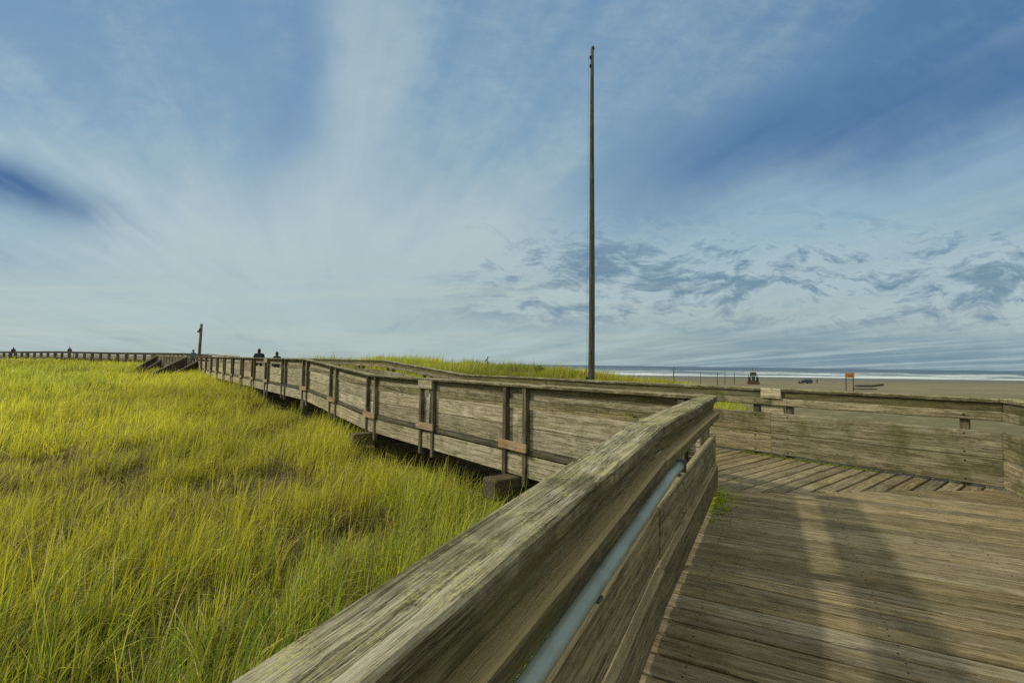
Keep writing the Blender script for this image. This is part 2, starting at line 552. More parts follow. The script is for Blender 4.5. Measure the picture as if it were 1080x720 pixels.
fo = nt.m('MAXIMUM', fo, nt.m('MULTIPLY', crest, nt.ss(fine, .30, .5)))
fo = nt.m('MULTIPLY', fo, nt.m('SUBTRACT', 1.0, nt.ss(y, 800, 1080)))
water = nt.mix(nt.ss(streak, .35, .65), s2l(44, 62, 76), s2l(70, 88, 98))
nt.put(b.inputs['Base Color'], nt.mix(fo, water, s2l(194, 202, 198)))
nt.put(b.inputs['Roughness'], nt.m('ADD', .35, nt.m('MULTIPLY', fo, .5)))
b.inputs['Specular IOR Level'].default_value = .2
bp = nt.node('ShaderNodeBump'); bp.inputs['Strength'].default_value = .6; bp.inputs['Distance'].default_value = .6
nt.put(bp.inputs['Height'], nt.noise(nt.vm('MULTIPLY', pos, (.12, .3, 0)), 1, 5, .7)); nt.put(b.inputs['Normal'], bp.outputs[0])
sme.materials.append(smm)
so = link(bpy.data.objects.new('sea', sme))
tag(so, kind='structure')

# ------------------------------------------------------------------ boardwalk deck (structure with its parts)
deck = empty('boardwalk_deck')
tag(deck, kind='structure')
J0 = (5.865, -.51); J1 = (7.73, 2.39)            # mitre line in ramp coordinates
pm = MB()
a = -3.2
pitch = .168
while a < 7.70:
    a1 = a + pitch - .017 - random.random() * .007
    def nl(q):
        return -.60 if q < J0[0] else J0[1] + (q - J0[0]) * (J1[1] - J0[1]) / (J1[0] - J0[0])
    n0, n1 = nl(a), nl(a1)
    dz = (random.random() - .5) * .005
    hi = 2.46
    if n0 < hi - .1:
        n1 = min(n1, hi - .02)
        pm.prism([PR(a, n0, zr(a) + dz), PR(a, hi, zr(a) + dz), PR(a1, hi, zr(a1) + dz), PR(a1, n1, zr(a1) + dz)], .04, RN)
        for nn in (-.36, .55, 1.45, 2.3):
            if nn > n0 + .12 and a > .3:
                for fr in (.25, .75):
                    q = a + (pitch - .015) * fr + random.uniform(-.008, .008); nj = nn + random.uniform(-.012, .012)
                    pm.tube([PR(q, nj, zr(q) + dz - .004), PR(q, nj, zr(q) + dz + .0012)], .006, 6, rnd=2.0)
    a += pitch
ramp_deck = pm.build('ramp_planks', M['deck'], deck)
pm = MB()
t = .85
K0 = (2.775, 5.20); K1 = (.83, 8.07)
while t < 53.0:
    t1 = t + .168 - .017 - random.random() * .007
    def ul(q):
        return 5.16 if q > K0[0] else K0[1] + (K0[0] - q) * (K1[1] - K0[1]) / (K0[0] - K1[0])
    dz = (random.random() - .5) * .005
    u0, u1 = ul(t) + (.012 if t < K0[0] else 0), ul(t1) + (.012 if t1 < K0[0] else 0)
    if u0 < 8.10:
        u1 = min(u1, 8.12)
        pm.prism([PW(t, u0, zw(t) + dz), PW(t1, u1, zw(t1) + dz), PW(t1, 8.24, zw(t1) + dz), PW(t, 8.24, zw(t) + dz)], .04, WU)
    t += .168
pm.build('walkway_planks', M['deck'], deck)
# stringers under the deck
sb = MB()
for (t0, t1) in ((2.9, 9.2), (9.2, 12.2), (12.2, 18.2), (18.2, 27.2), (27.2, 36), (36, 45), (45, 52.6)):
    h = .34
    sb.timber(PW(t0, 5.135, zw(t0) - .045 - h / 2 - .035), PW(t1 - .01, 5.135, zw(t1) - .045 - h / 2 - .035), .06, h, ch=.006)
sb.build('outer_stringer', M['board'], deck)
sb = MB()
for (t0, t1) in ((1.2, 9.2), (9.2, 12.2), (12.2, 18.2), (18.2, 27.2), (27.2, 36), (36, 45), (45, 52.6)):
    sb.timber(PW(t0, 8.0, zw(t0) - .215), PW(t1 - .01, 8.0, zw(t1) - .215), .06, .34)
    sb.timber(PW(t0 + 1.5, 6.6, zw(t0) - .215), PW(t1 - .01, 6.6, zw(t1) - .215), .06, .34)
sb.build('inner_stringer', M['beam'], deck)
# deck edge plank (toe strip between rail and stringer)
sb = MB()
for (t0, t1) in ((2.9, 8.5), (8.5, 12.2), (12.2, 18.2), (18.2, 25), (25, 34), (34, 43), (43, 52.6)):
    sb.timber(PW(t0, 5.122, zw(t0) - .020), PW(t1 - .01, 5.122, zw(t1) - .020), .05, .07, ch=.01, jit=.006)
sb.build('deck_edge', M['beam'], deck)
sb = MB()
for n in (-.53, 2.44):
    sb.timber(PR(-3.2, n, zr(-3.2) - .215), PR(2.75, n, -.215), .06, .34)
    sb.timber(PR(2.76, n, -.215), PR(5.75 if n < 0 else 7.7, n, -.215), .06, .34)
sb.build('ramp_stringer', M['beam'], deck)
for k, t in enumerate((6.24, 12.2, 18.16, 24.1, 30.1, 36.1, 42.0, 48.0)):
    cb = MB()
    z = zw(t) - .43 - .17
    cb.timber(PW(t + .05, 4.62 if t < 13 else 5.02, z), PW(t + .05, 8.5, z), .36, .32, ch=.02, jit=.006)
    cbo = cb.build('support_beam', M['beam'], deck)
    pb = MB()
    for u in (5.4, 7.7):
        g = float(ground(*PW(t, u, 0)[:2])) - .4
        pb.tube([PW(t + .05, u, g), PW(t + .05, u, z - .15)], .14, 12)
    pb.build('pile', M['beam'], cbo)
for a in (-2, 1.0, 4.0):
    cb = MB()
    z = zr(a) - .40 - .15
    cb.timber(PR(a, -.7, z), PR(a, 2.7, z), .3, .3, ch=.02)
    cbo = cb.build('support_beam', M['beam'], deck)
    pb = MB()
    for n in (-.35, 2.3):
        g = float(ground(*PR(a, n, 0)[:2])) - .4
        pb.tube([PR(a, n, g), PR(a, n, z - .14)], .14, 12)
    pb.build('pile', M['beam'], cbo)

# ------------------------------------------------------------------ railings
def add_bolts(mb, P, s, c, side, z, zs):
    for zz in zs:
        p = Vector(P(s, c, z + zz)); q = Vector(P(s, c + side, z + zz))
        mb.tube([p, q], .011, 8, rnd=2.0)

MIT = .66
def railing(name, label, P, zf, breaks, cb, side, pairs, sep, miter0=0.0, miter1=0.0, mats=('inner', 'cap', 'post'),
            post_low=-.60, cat='railing', blocks=(), group=None, caps_seg=None, pair_single=(), sect=SECT, b1_out=0.0, a_out=0.0):
    """P(s, c, z) point; cb = cross coordinate of the boards' walkway face; side = +1 when posts lie at larger c.
    breaks = s values where runs of boards end; miter = end skew per unit of c"""
    root = empty(name, P(breaks[0], cb, zf(breaks[0])))
    tag(root, label, cat, group)
    def lat_skew(v):            # timber lateral axis is to the right of the direction of travel
        p0 = Vector(P(0, 0, 0)); p1 = Vector(P(1, 0, 0)); pc = Vector(P(0, 1, 0)) - p0
        d = (p1 - p0).normalized(); lt = Vector((d.y, -d.x, 0))
        return v * (1 if lt.dot(pc) > 0 else -1)
    cbd = cb + side * TH / 2
    BA, BB, B1, FA, CP = sect
    ccap = cb + side * (-.02 + .093)
    cfa = cb + side * (TH / 2 + .012 + b1_out * .4)
    cpo = cb + side * (TH + .046)
    def run(zr_, c, th, mat, nm, gap=.004, top_jit=.003, br=breaks, ch=.006):
        mb = MB()
        for i, (s0, s1) in enumerate(zip(br, br[1:])):
            g0 = 0 if i == 0 else gap / 2
            g1 = 0 if i == len(br) - 2 else gap / 2
            sk0 = lat_skew(miter0) if i == 0 else 0
            sk1 = lat_skew(miter1) if i == len(br) - 2 else 0
            mid = (zr_[0] + zr_[1]) / 2
            o0 = miter0 * (c - cb) if i == 0 else 0
            o1 = miter1 * (c - cb) if i == len(br) - 2 else 0
            mb.timber(P(s0 + g0 + o0, c, zf(s0) + mid), P(s1 - g1 + o1, c, zf(s1) + mid), th, zr_[1] - zr_[0],
                      jit=top_jit, ch=max(ch, .010) if nm == 'rail_board' else ch, skew0=sk0, skew1=sk1,
                      rnd=(.78 + .04 * (i % 3)) if nm == 'cap_rail' else None)
        if nm == 'rail_board' and pairs:
            for s in pairs:
                for o in ((0.0,) if s in pair_single else (-sep, sep)):
                    if breaks[0] < s + o < breaks[-1] and s < 13:
                        add_bolts(mb, P, s + o, cb - side * .003, side * .02, zf(s + o), (zr_[0] + .05, zr_[1] - .05) if zr_[1] - zr_[0] > .2 else (((zr_[0] + zr_[1]) / 2),))
        return mb.build(nm, M[mat], root)
    # long boards joined at the pairs of posts
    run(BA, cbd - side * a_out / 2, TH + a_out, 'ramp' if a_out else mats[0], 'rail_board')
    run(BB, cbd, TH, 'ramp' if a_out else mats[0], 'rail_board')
    run(B1, cbd - side * b1_out / 2, TH + b1_out, 'shaded' if b1_out else mats[0], 'rail_board', ch=.012 if b1_out else .006)
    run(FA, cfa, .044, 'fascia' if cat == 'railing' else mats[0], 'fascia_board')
    run(CP, ccap, .186, mats[1], 'cap_rail', ch=.009, br=caps_seg or breaks, top_jit=.003)
    for s in pairs:
        offs = (0.0,) if s in pair_single else (-sep, sep)
        for o in offs:
            q = s + o
            if not (breaks[0] - .02 < q < breaks[-1] + .02): continue
            mb = MB()
            lo = zf(q) + post_low - random.random() * .06
            p0 = Vector(P(q, cpo, lo)); p1 = Vector(P(q, cpo, zf(q) + CP[0] - .002))
            pc = Vector(P(q, cpo + 1, lo)) - p0
            mb.timber(p0, p1, .09, .09, seg=4, ch=.006, lat=pc)
            mb.build('post', M[mats[2]], root)
    return root

# ramp railing beside the viewer -------------------------------------------------
pairs1 = [-2.4, .25, 3.55, 5.72]
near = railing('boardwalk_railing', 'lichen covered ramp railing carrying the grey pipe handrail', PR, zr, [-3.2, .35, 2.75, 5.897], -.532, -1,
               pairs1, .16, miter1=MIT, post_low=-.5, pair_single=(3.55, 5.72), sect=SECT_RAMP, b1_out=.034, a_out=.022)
pb = MB()
PN = -.478
def pzz(q): return zr(q) + .786 + .003 * q
pb.tube([PR(q, PN, pzz(q)) for q in (-3.2, -1, 1, 2.6, 2.75, 2.9, 3.07)], .0265, 24)
pipe = pb.build('handrail_pipe', M['pipe'], near)
kb = MB()
kb.timber(PR(3.07, PN, pzz(3.07)), PR(3.082, PN, pzz(3.07)), .074, .08, seg=1, ch=.003, jit=0)
kb.build('pipe_flange', M['metal'], near)
for q in (-.6, 1.45, 2.95):
    kb = MB()
    kb.timber(PR(q - .02, PN - .012, pzz(q) - .028), PR(q + .02, PN - .012, pzz(q) - .028), .075, .010, seg=1, ch=.002, jit=0)
    kb.build('pipe_bracket', M['metal'], near)

# outer (grass side) railing of the boardwalk --------------------------------------
sp = 2.98
pairsW = [3.17] + [6.24 + sp * k for k in range(0, 16)]
brk = [2.82]
for q in [6.24 + sp * k for k in range(0, 16)]:
    brk.append(q)
brk = [q for q in brk if q < 52.0] + [52.4]
brk = sorted(set(brk + [12.2, 18.2]) - {12.2 + 0.0001})
# keep the pieces from becoming slivers beside the ramp ends
clean = [brk[0]]
for q in brk[1:]:
    if q - clean[-1] > .5 or q in (12.2, 18.2):
        if q - clean[-1] <= .5: clean[-1] = q
        else: clean.append(q)
grassrail = railing('boardwalk_railing', 'long weathered plank railing along the grass field with paired posts and tan blocks', PW, zw, clean, 5.206, -1,
                    pairsW, .26, miter0=-MIT, mats=('board', 'cap', 'post'), post_low=-.56, pair_single=(3.17,))
for i, q in enumerate([6.24 + sp * k for k in range(0, 15)]):
    if i == 5: continue
    bb = MB()
    tilt = (random.random() - .5) * .02
    bb.timber(PW(q - .36, 5.206 - .05 - .092 - .021, zw(q) + .02 - tilt + (.03 if i < 2 else 0)), PW(q + .36, 5.206 - .05 - .092 - .021, zw(q) + .02 + tilt + (.03 if i < 2 else 0)), .04, .14, seg=2, ch=.004)
    bb.build('tan_block', M['block'], grassrail)
for i in (1, 6):
    q = 6.24 + sp * i
    bb = MB()
    bb.timber(PW(q - .30, 5.206 - .05 - .092 - .019, zw(q) + .93), PW(q + .30, 5.206 - .05 - .092 - .019, zw(q) + .93), .036, .17, seg=2, ch=.004)
    bb.build('splice_block', M['board'], grassrail)
cb = MB()
q = 6.24 + sp - .03
cb.tube([PW(q, 5.14, zw(q) - .3), PW(q, 5.14, zw(q) + .82)], .014, 8)
cb.build('conduit', M['pipe'], grassrail)

# sea side railing ---------------------------------------------------------------
pairsS = [1.17, 3.42, 5.83, 8.65] + [8.65 + sp * k for k in range(1, 15)]
brs = [.84, 3.42, 8.65, 12.2, 15.2, 18.2] + [18.2 + sp * k for k in range(1, 12)]
searail = railing('boardwalk_railing', 'railing on the sea side of the boardwalk with dark slots and splice block', PW, zw, brs, 8.0, 1,
                  pairsS, .245, miter0=-MIT * 1.0, pair_single=(1.17,), sect=SECT_SEA)
bb = MB()
bb.timber(PW(3.42 - .16, 7.992, .985), PW(3.42 + .14, 7.992, .985), .045, .150, seg=2, ch=.004, rnd=.9)
bb.build('splice_block', M['board'], searail)
bb = MB()
bb.timber(PW(3.42 - .17, 8.075, .735), PW(3.42 + .17, 8.075, .735), .05, .15, seg=2, ch=.004, rnd=.9)
bb.build('gap_block', M['board'], searail)

# right railing of the ramp --------------------------------------------------------
railing('boardwalk_railing', 'ramp railing returning from the deck corner opposite the pipe handrail', PR, zr, [-3.2, .2, 2.75, 7.68], 2.39, 1,
        [-1.5, 1.2, 4.0, 6.9], .16, miter1=MIT, post_low=-.5)

# ------------------------------------------------------------------ far boardwalk
BEND = PW(52.4, 5.2, 0)
def far_rail(name, label, pts, zcap, post_step, h=1.05, th=.05, post=.12, boards=((.02, .10), (.86, 1.0)), balus=None, mat='farwood', low=-.7, cat='railing'):
    """pts: plan polyline; zcap: cap height at each point"""
    root = empty(name, (pts[0][0], pts[0][1], zcap[0] - h))
    tag(root, label, cat)
    segs = []
    for i in range(len(pts) - 1):
        segs.append((Vector((pts[i][0], pts[i][1], zcap[i])), Vector((pts[i + 1][0], pts[i + 1][1], zcap[i + 1]))))
    cap = MB()
    for a0, a1 in segs:
        cap.timber(a0 - Vector((0, 0, .03)), a1 - Vector((0, 0, .03)), .2, .07)
    cap.build('cap_rail', M[mat], root)
    for (z0, z1) in boards:
        mb = MB()
        for a0, a1 in segs:
            o = Vector((0, 0, (z0 + z1) / 2 - h))
            mb.timber(a0 + o, a1 + o, th, z1 - z0)
        mb.build('rail_board', M[mat], root)
    for a0, a1 in segs:
        L = (a1 - a0).length
        n = max(1, round(L / post_step))
        for k in range(n):
            p = a0.lerp(a1, (k + .5) / n)
            mb = MB()
            mb.timber(p + Vector((0, 0, -h + low)), p + Vector((0, 0, -.05)), post, post, seg=1)
            mb.build('post', M[mat], root)
    return root
bx, by = BEND[0], BEND[1]
# near face of the far boardwalk, running away to the left along the horizon
fpts = [(bx - 4.5, by + 9.5), (-38.5, 57.0), (-45.0, 63.5), (-58.0, 70.5), (-74.0, 79.0), (-96.0, 90.0), (-130.0, 105.0)]
fz = [1.95, 2.18, 2.26, 2.32, 2.50, 2.45, 2.4]
far_rail('boardwalk_railing', 'distant boardwalk railing with dark posts silhouetted along the horizon', fpts, fz, 2.45, post=.26,
         boards=((-.02, .10), (.72, 1.0)), low=-.35)
fp2 = [(p[0] + 1.4, p[1] + 2.9) for p in fpts]
far_rail('boardwalk_railing', 'distant railing on the far side of the boardwalk behind the silhouetted posts', fp2, [z - .02 for z in fz], 6.0, post=.16,
         boards=((.04, .34), (.37, .64), (.82, .94)), mat='board', low=-.35)
mb = MB()
dp = [(bx + .5, by - .4), (bx - 4.5, by + 9.5)] + fpts[1:]
for i in range(len(dp) - 1):
    z0 = [.62, .9, 1.12, 1.2, 1.26, 1.44, 1.38, 1.33][i]; z1 = [.62, .9, 1.12, 1.2, 1.26, 1.44, 1.38, 1.33][i + 1]
    q0 = Vector((dp[i][0] + .7, dp[i][1] + 1.45, z0 - .08)); q1 = Vector((dp[i + 1][0] + .7, dp[i + 1][1] + 1.45, z1 - .08))
    mb.timber(q0, q1, 2.9, .16, seg=1)
o = mb.build('boardwalk_deck', M['farwood']); tag(o, kind='structure')
# landing between the two stairs
far_rail('landing_railing', 'pale slatted landing railing between the two beach stairways', [(bx - .2, by - .3), (-36.2, 49.3)], [1.69, 1.80], .75, post=.16,
         boards=((.02, .16), (.88, 1.0)), mat='board', low=-.5)
mb = MB()
mb.timber(Vector((bx - .2, by + .6, .62)), Vector((-36.2, 50.2, .72)), 1.8, .12, seg=1)
o = mb.build('landing_deck', M['farwood']); tag(o, kind='structure')

def stairway(label, top, bot, width_vec, ztop, zbot, nstep):
    root = empty('beach_stairway', (top[0], top[1], ztop))
    tag(root, label, 'stairs')
    T = Vector((top[0], top[1], ztop)); B = Vector((bot[0], bot[1], zbot)); W = Vector((width_vec[0], width_vec[1], 0))
    for k in (0, 1):
        mb = MB(); o = W * k
        mb.timber(T + o, B + o, .12, .12); mb.build('cap_rail', M['farwood'], root)
        for dz in (-.24, -.53, -.82):
            mb = MB(); mb.timber(T + o + Vector((0, 0, dz)), B + o + Vector((0, 0, dz)), .06, .30); mb.build('side_board', M['stair'], root)
        mb = MB(); mb.timber(T + o + Vector((0, 0, -1.12)), B + o + Vector((0, 0, -1.12)), .07, .30); mb.build('stringer', M['stair'], root)
        for j in range(4):
            p = T.lerp(B, (j + .2) / 3.5) + o
            mb = MB(); mb.timber(p + Vector((0, 0, -1.7)), p, .13, .13, seg=1); mb.build('post', M['post'], root)
    for j in range(nstep):
        p = T.lerp(B, (j + .5) / nstep) + Vector((0, 0, -1.05))
        mb = MB(); mb.timber(p + W * .03, p + W * .97, .28, .05, seg=1); mb.build('step', M['farwood'], root)
    return root
stairway('dark wooden stairway descending to the grass beside the small lamp post', (bx - .35, by - .75), (-29.2, 38.6), (1.5, .3), 1.66, -.05, 9)
stairway('short dark wooden stairway at the left end of the pale landing', (-35.9, 49.0), (-35.6, 46.0), (.9, .25), 1.76, .55, 7)

# ------------------------------------------------------------------ poles
def gz(x, y): return float(ground(x, y))
px, py_ = 2.62, 16.0
pole = empty('wooden_pole', (px, py_, gz(px, py_)))
tag(pole, 'very tall bare wooden pole rising behind the sea side railing', 'pole')
mb = MB()
zt = 12.15
pts, rad = [], []
for i in range(13):
    q = i / 12
    z = gz(px, py_) - .5 + (zt - gz(px, py_) + .5) * q
    pts.append((px + .02 * math.sin(q * 5), py_, z)); rad.append(.120 - .064 * q)
mb.tube(pts, rad, 18, jit=.03)
mb.build('shaft', M['pole'], pole)
mb = MB(); mb.tube([(px, py_, zt - .02), (px, py_, zt + .08)], [.062, .04], 14); mb.build('pole_cap', M['dark'], pole)
for dz in (.32, .62):
    mb = MB(); mb.box((px - .085, py_ - .03, zt - dz), .06, .05, .10); mb.build('pulley', M['dark'], pole)
mb = MB(); mb.tube([(px - .15, py_ - .03, zt - .3), (px - .15, py_ - .04, 6.0), (px - .15, py_ - .03, .9)], .0035, 6); mb.build('halyard', M['metal'], pole)
cleat = MB(); cleat.box((px - .14, py_ - .03, .9), .06, .05, .2); cleat.build('cleat', M['dark'], pole)

lx, ly = bx - .35, by + .9
lamp = empty('lamp_post', (lx, ly, .6))
tag(lamp, 'short dark lamp post standing at the top of the grass side stairway', 'lamp post')
mb = MB(); mb.tube([(lx - .04, ly, -.2), (lx + .03, ly, 2.5), (lx + .10, ly, 4.75)], [.14, .125, .11], 12); mb.build('shaft', M['post'], lamp)
mb = MB(); mb.tube([(lx - .16, ly - .05, 3.95), (lx - .12, ly - .05, 4.08), (lx - .02, ly, 4.2)], [.10, .13, .06], 10); mb.build('lamp_head', M['pipe'], lamp)
mb = MB(); mb.box((lx + .05, ly - .10, 4.2), .14, .1, .22); mb.build('fixing_plate', M['dark'], lamp)

# ------------------------------------------------------------------ people on the boardwalk
def person(loc, h, rz, label, top, legs, hair, hood=False, wide=1.0, walk=.12):
    root = empty('person', loc, rz)
    tag(root, label, 'person')
    k = h / 1.72
    def ell(mbv, c, r, n=10, m=7):
        V, F = mbv
        b0 = len(V)
        for i in range(m + 1):
            th = math.pi * i / m
            for j in range(n):
                ph = 2 * math.pi * j / n
                V.append((c[0] + r[0] * math.sin(th) * math.cos(ph), c[1] + r[1] * math.sin(th) * math.sin(ph), c[2] + r[2] * math.cos(th)))
        for i in range(m):
            for j in range(n):
                F.append((b0 + i * n + j, b0 + (i + 1) * n + j, b0 + (i + 1) * n + (j + 1) % n, b0 + i * n + (j + 1) % n))
    def skin(name, joints, edges, radii, mat, parent, sub=1):
        me = bpy.data.meshes.new(name)
        me.from_pydata([tuple(q * k for q in p) for p in joints], edges, [])
        me.materials.append(mat)
        o = link(bpy.data.objects.new(name, me))
        o.parent = parent
        md = o.modifiers.new('Skin', 'SKIN')
        sl = me.skin_vertices[0] if me.skin_vertices else None
        if sl is None:
            return o
        for sv, r in zip(sl.data, radii):
            sv.radius = (r[0] * k, r[1] * k) if isinstance(r, tuple) else (r * k, r * k)
        sl.data[0].use_root = True
        o.modifiers.new('Sub', 'SUBSURF').levels = sub
        o.modifiers['Sub'].render_levels = sub
        md.use_smooth_shade = True
        return o
    w = wide
    J = [(0, 0, .95), (0, 0, 1.15), (0, 0, 1.36), (0, .01, 1.47), (0, .02, 1.56), (0, .01, 1.66),
         (-.10 * w, 0, .88), (-.10 * w, walk, .50), (-.10 * w, walk * .4, .08), (-.10 * w, walk * .4 + .13, .04),
         (.10 * w, 0, .88), (.10 * w, -walk * .3, .50), (.10 * w, -walk * 1.3, .08), (.10 * w, -walk * 1.3 + .13, .04),
         (-.17 * w, 0, 1.38), (-.23 * w, -.05, 1.12), (-.22 * w, .08, .90), (-.215 * w, .12, .80),
         (.17 * w, 0, 1.38), (.23 * w, .02, 1.12), (.22 * w, .12, .92), (.215 * w, .16, .83)]
    E = [(0, 1), (1, 2), (2, 3), (3, 4), (4, 5), (0, 6), (6, 7), (7, 8), (8, 9), (0, 10), (10, 11), (11, 12), (12, 13),
         (2, 14), (14, 15), (15, 16), (16, 17), (2, 18), (18, 19), (19, 20), (20, 21)]
    Rr = [(.15 * w, .11), (.16 * w, .11), (.15 * w, .11), .055, .085, .075, .09, .065, .045, .04, .09, .065, .045, .04,
          .075, .055, .045, .035, .075, .055, .045, .035]
    # clothing colour split by height inside one continuous body
    m, nt, b = new_mat('person_cloth')
    z = nt.sep(nt.node('ShaderNodeTexCoord').outputs['Object'])[2]
    c = nt.mix(nt.m('GREATER_THAN', z, .88 * k), legs, top)
    c = nt.mix(nt.m('GREATER_THAN', z, 1.47 * k), c, s2l(150, 112, 90))
    nt.put(b.inputs['Base Color'], c)
    b.inputs['Roughness'].default_value = .9
    skin('body', J, E, Rr, m, root)
    V, F = [], []
    if hood:
        ell((V, F), (0, -.005 * k, 1.605 * k), (.095 * k, .115 * k, .14 * k))
        V = [(x, min(y, .055 * k), z) for x, y, z in V]
    else:
        ell((V, F), (0, -.01 * k, 1.64 * k), (.10 * k, .11 * k, .10 * k))
        V = [(x, min(y, .06 * k), z) for x, y, z in V]
    me = bpy.data.meshes.new('hair')
    me.from_pydata(V, [], F)
    me.materials.append(plain('person_hair', hair, .9))
    ho = link(bpy.data.objects.new('hood' if hood else 'hair', me))
    ho.parent = root
    for p in me.polygons: p.use_smooth = True
    return root
def wpt(pxl, Y, z):            # a plan point seen in the direction of a given pixel column
    return ((pxl - 540) / 510.0 * Y, Y, z)
def tw(p): return p[0] * WT[0] + p[1] * WT[1]
p = wpt(273.6, 25.6, 0); person((p[0], p[1], zw(tw(p))), 1.53, R(38), 'broad hooded person in a dark coat behind the plank railing', s2l(40, 44, 46), s2l(40, 40, 46), s2l(48, 44, 46), True, 1.25)
p = wpt(292.4, 24.3, 0); person((p[0], p[1], zw(tw(p))), 1.37, R(38), 'smaller person in a dark green jacket behind the plank railing', s2l(34, 52, 50), s2l(40, 42, 48), s2l(36, 40, 40), True, .95)
p = wpt(204.2, 46.5, 0); person((p[0], p[1], .62), 1.74, R(30), 'person in a blue jacket standing beside the lamp post', s2l(70, 96, 112), s2l(50, 52, 60), s2l(60, 66, 70))
p = wpt(73.8, 78.0, 0); person((p[0], p[1], 1.45), 1.72, R(60), 'lone person in dark clothes midway along the distant boardwalk', s2l(50, 50, 50), s2l(44, 44, 48), s2l(50, 42, 36), False, 1.1, .2)
p = wpt(14.5, 86.5, 0); person((p[0], p[1], 1.40), 1.78, R(60), 'person in a dark coat near the left end of the distant boardwalk', s2l(44, 46, 46), s2l(44, 44, 50), s2l(42, 40, 38), True, 1.2, .2)
p = wpt(861.6, 182, 0); person((p[0], p[1], gz(p[0], p[1])), 1.75, R(10), 'person in black standing on the sand beside the dark car', s2l(36, 40, 36), s2l(38, 40, 36), s2l(36, 32, 28))

# ------------------------------------------------------------------ things on the beach
glass = plain('tinted_glass', s2l(52, 66, 68), .12, .0, .05, spec=.6)
rubber = plain('tyre_rubber', s2l(30, 29, 27), .9)
def wheel(c, r, w, parent, rimc):
    mb = MB()
    mb.tube([(c[0], c[1] - w / 2, c[2]), (c[0], c[1] - w / 2 + .03, c[2]), (c[0], c[1] + w / 2 - .03, c[2]), (c[0], c[1] + w / 2, c[2])], [r * .9, r, r, r * .9], 20)
    t_ = mb.build('tyre', rubber, None)
    mb = MB()
    mb.tube([(c[0], c[1] - w / 2 - .015, c[2]), (c[0], c[1] + w / 2 + .015, c[2])], r * .56, 14)
    rm = mb.build('rim', rimc, None)
    wh = bpy.data.objects.new('wheel', None); link(wh)
    wh.parent = parent
    t_.parent = wh; rm.parent = wh
    return wh
def poly_obj(name, V, F, mat, parent, bevel=0.0):
    me = bpy.data.meshes.new(name)
    me.from_pydata(V, [], F)
    me.materials.append(mat)
    o = link(bpy.data.objects.new(name, me))
    o.parent = parent
    import bmesh
    bm = bmesh.new(); bm.from_mesh(me); bmesh.ops.recalc_face_normals(bm, faces=bm.faces); bm.to_mesh(me); bm.free()
    if bevel:
        md = o.modifiers.new('Bevel', 'BEVEL'); md.width = bevel; md.segments = 2
    return o
def profile(outline, w0, w1, z0, z1):
    """side outline extruded over y with the half width narrowing from w0 at z0 to w1 at z1"""
    n = len(outline); V = []
    for sgn in (-1, 1):
        for x, z in outline:
            q = min(1, max(0, (z - z0) / (z1 - z0)))
            V.append((x, sgn * (w0 + (w1 - w0) * q), z))
    F = [list(range(n)), list(range(2 * n - 1, n - 1, -1))] + [[k, k + n, (k + 1) % n + n, (k + 1) % n] for k in range(n)]
    return V, F

cx_, cy_ = (849.0 - 540) / 510 * 178, 178.0
car = empty('parked_car', (cx_, cy_, gz(cx_, cy_)), R(4))
tag(car, 'dark blue four wheel drive parked on the sand near the surf', 'car')
paint = plain('car_paint', s2l(44, 56, 66), .35, .2, .08)
lower = [(-2.25, .35), (-2.25, .95), (-2.1, 1.02), (-1.0, 1.08), (2.2, 1.08), (2.3, .9), (2.3, .35)]
V, F = profile(lower, .92, .90, .3, 1.1); poly_obj('body', V, F, paint, car, .06)
upper = [(-1.0, 1.06), (-.45, 1.72), (1.95, 1.74), (2.2, 1.06)]
V, F = profile(upper, .88, .70, 1.06, 1.74); poly_obj('cabin', V, F, paint, car, .05)
for sgn in (-1, 1):
    for (x0, x1, x2, x3) in ((-.68, -.30, .35, .35), (.45, .45, 1.15, 1.15), (1.25, 1.25, 1.85, 1.98)):
        def yy(z): return sgn * (.88 + (.70 - .88) * (z - 1.06) / .68 + .012)
        z0, z1 = 1.14, 1.62
        V = [(x0, yy(z0), z0), (x1, yy(z1), z1), (x2, yy(z1), z1), (x3, yy(z0), z0)]
        V += [(a_, b_ - sgn * .03, c_) for a_, b_, c_ in V]
        poly_obj('side_window', V, [[0, 1, 2, 3], [7, 6, 5, 4], [0, 4, 5, 1], [1, 5, 6, 2], [2, 6, 7, 3], [3, 7, 4, 0]], glass, car)
V = [(-.98, -.72, 1.10), (-.98, .72, 1.10), (-.52, .62, 1.66), (-.52, -.62, 1.66)]; V += [(x + .05, y, z - .03) for x, y, z in V]
V = [(x - .012, y, z + .01) for x, y, z in V]
poly_obj('windscreen', V, [[0, 1, 2, 3], [7, 6, 5, 4], [0, 4, 5, 1], [1, 5, 6, 2], [2, 6, 7, 3], [3, 7, 4, 0]], glass, car)
rimm = plain('rim_metal', s2l(150, 150, 148), .4, .6)
for x in (-1.45, 1.45):
    for y in (-.80, .80): wheel((x, y, .38), .38, .25, car, rimm)
for y in (-.62, .62):
    mb = MB(); mb.box((-2.25, y, .78), .06, .34, .17, ch=.01); o = mb.build('headlight', plain('lamp_glass', s2l(210, 212, 205), .2), None); o.parent = car
mb = MB(); mb.box((-2.28, 0, .48), .14, 1.8, .2, ch=.03); o = mb.build('bumper', M['dark'], None); o.parent = car
mb = MB(); mb.box((2.32, 0, .48), .14, 1.8, .2, ch=.03); o = mb.build('bumper', M['dark'], None); o.parent = car

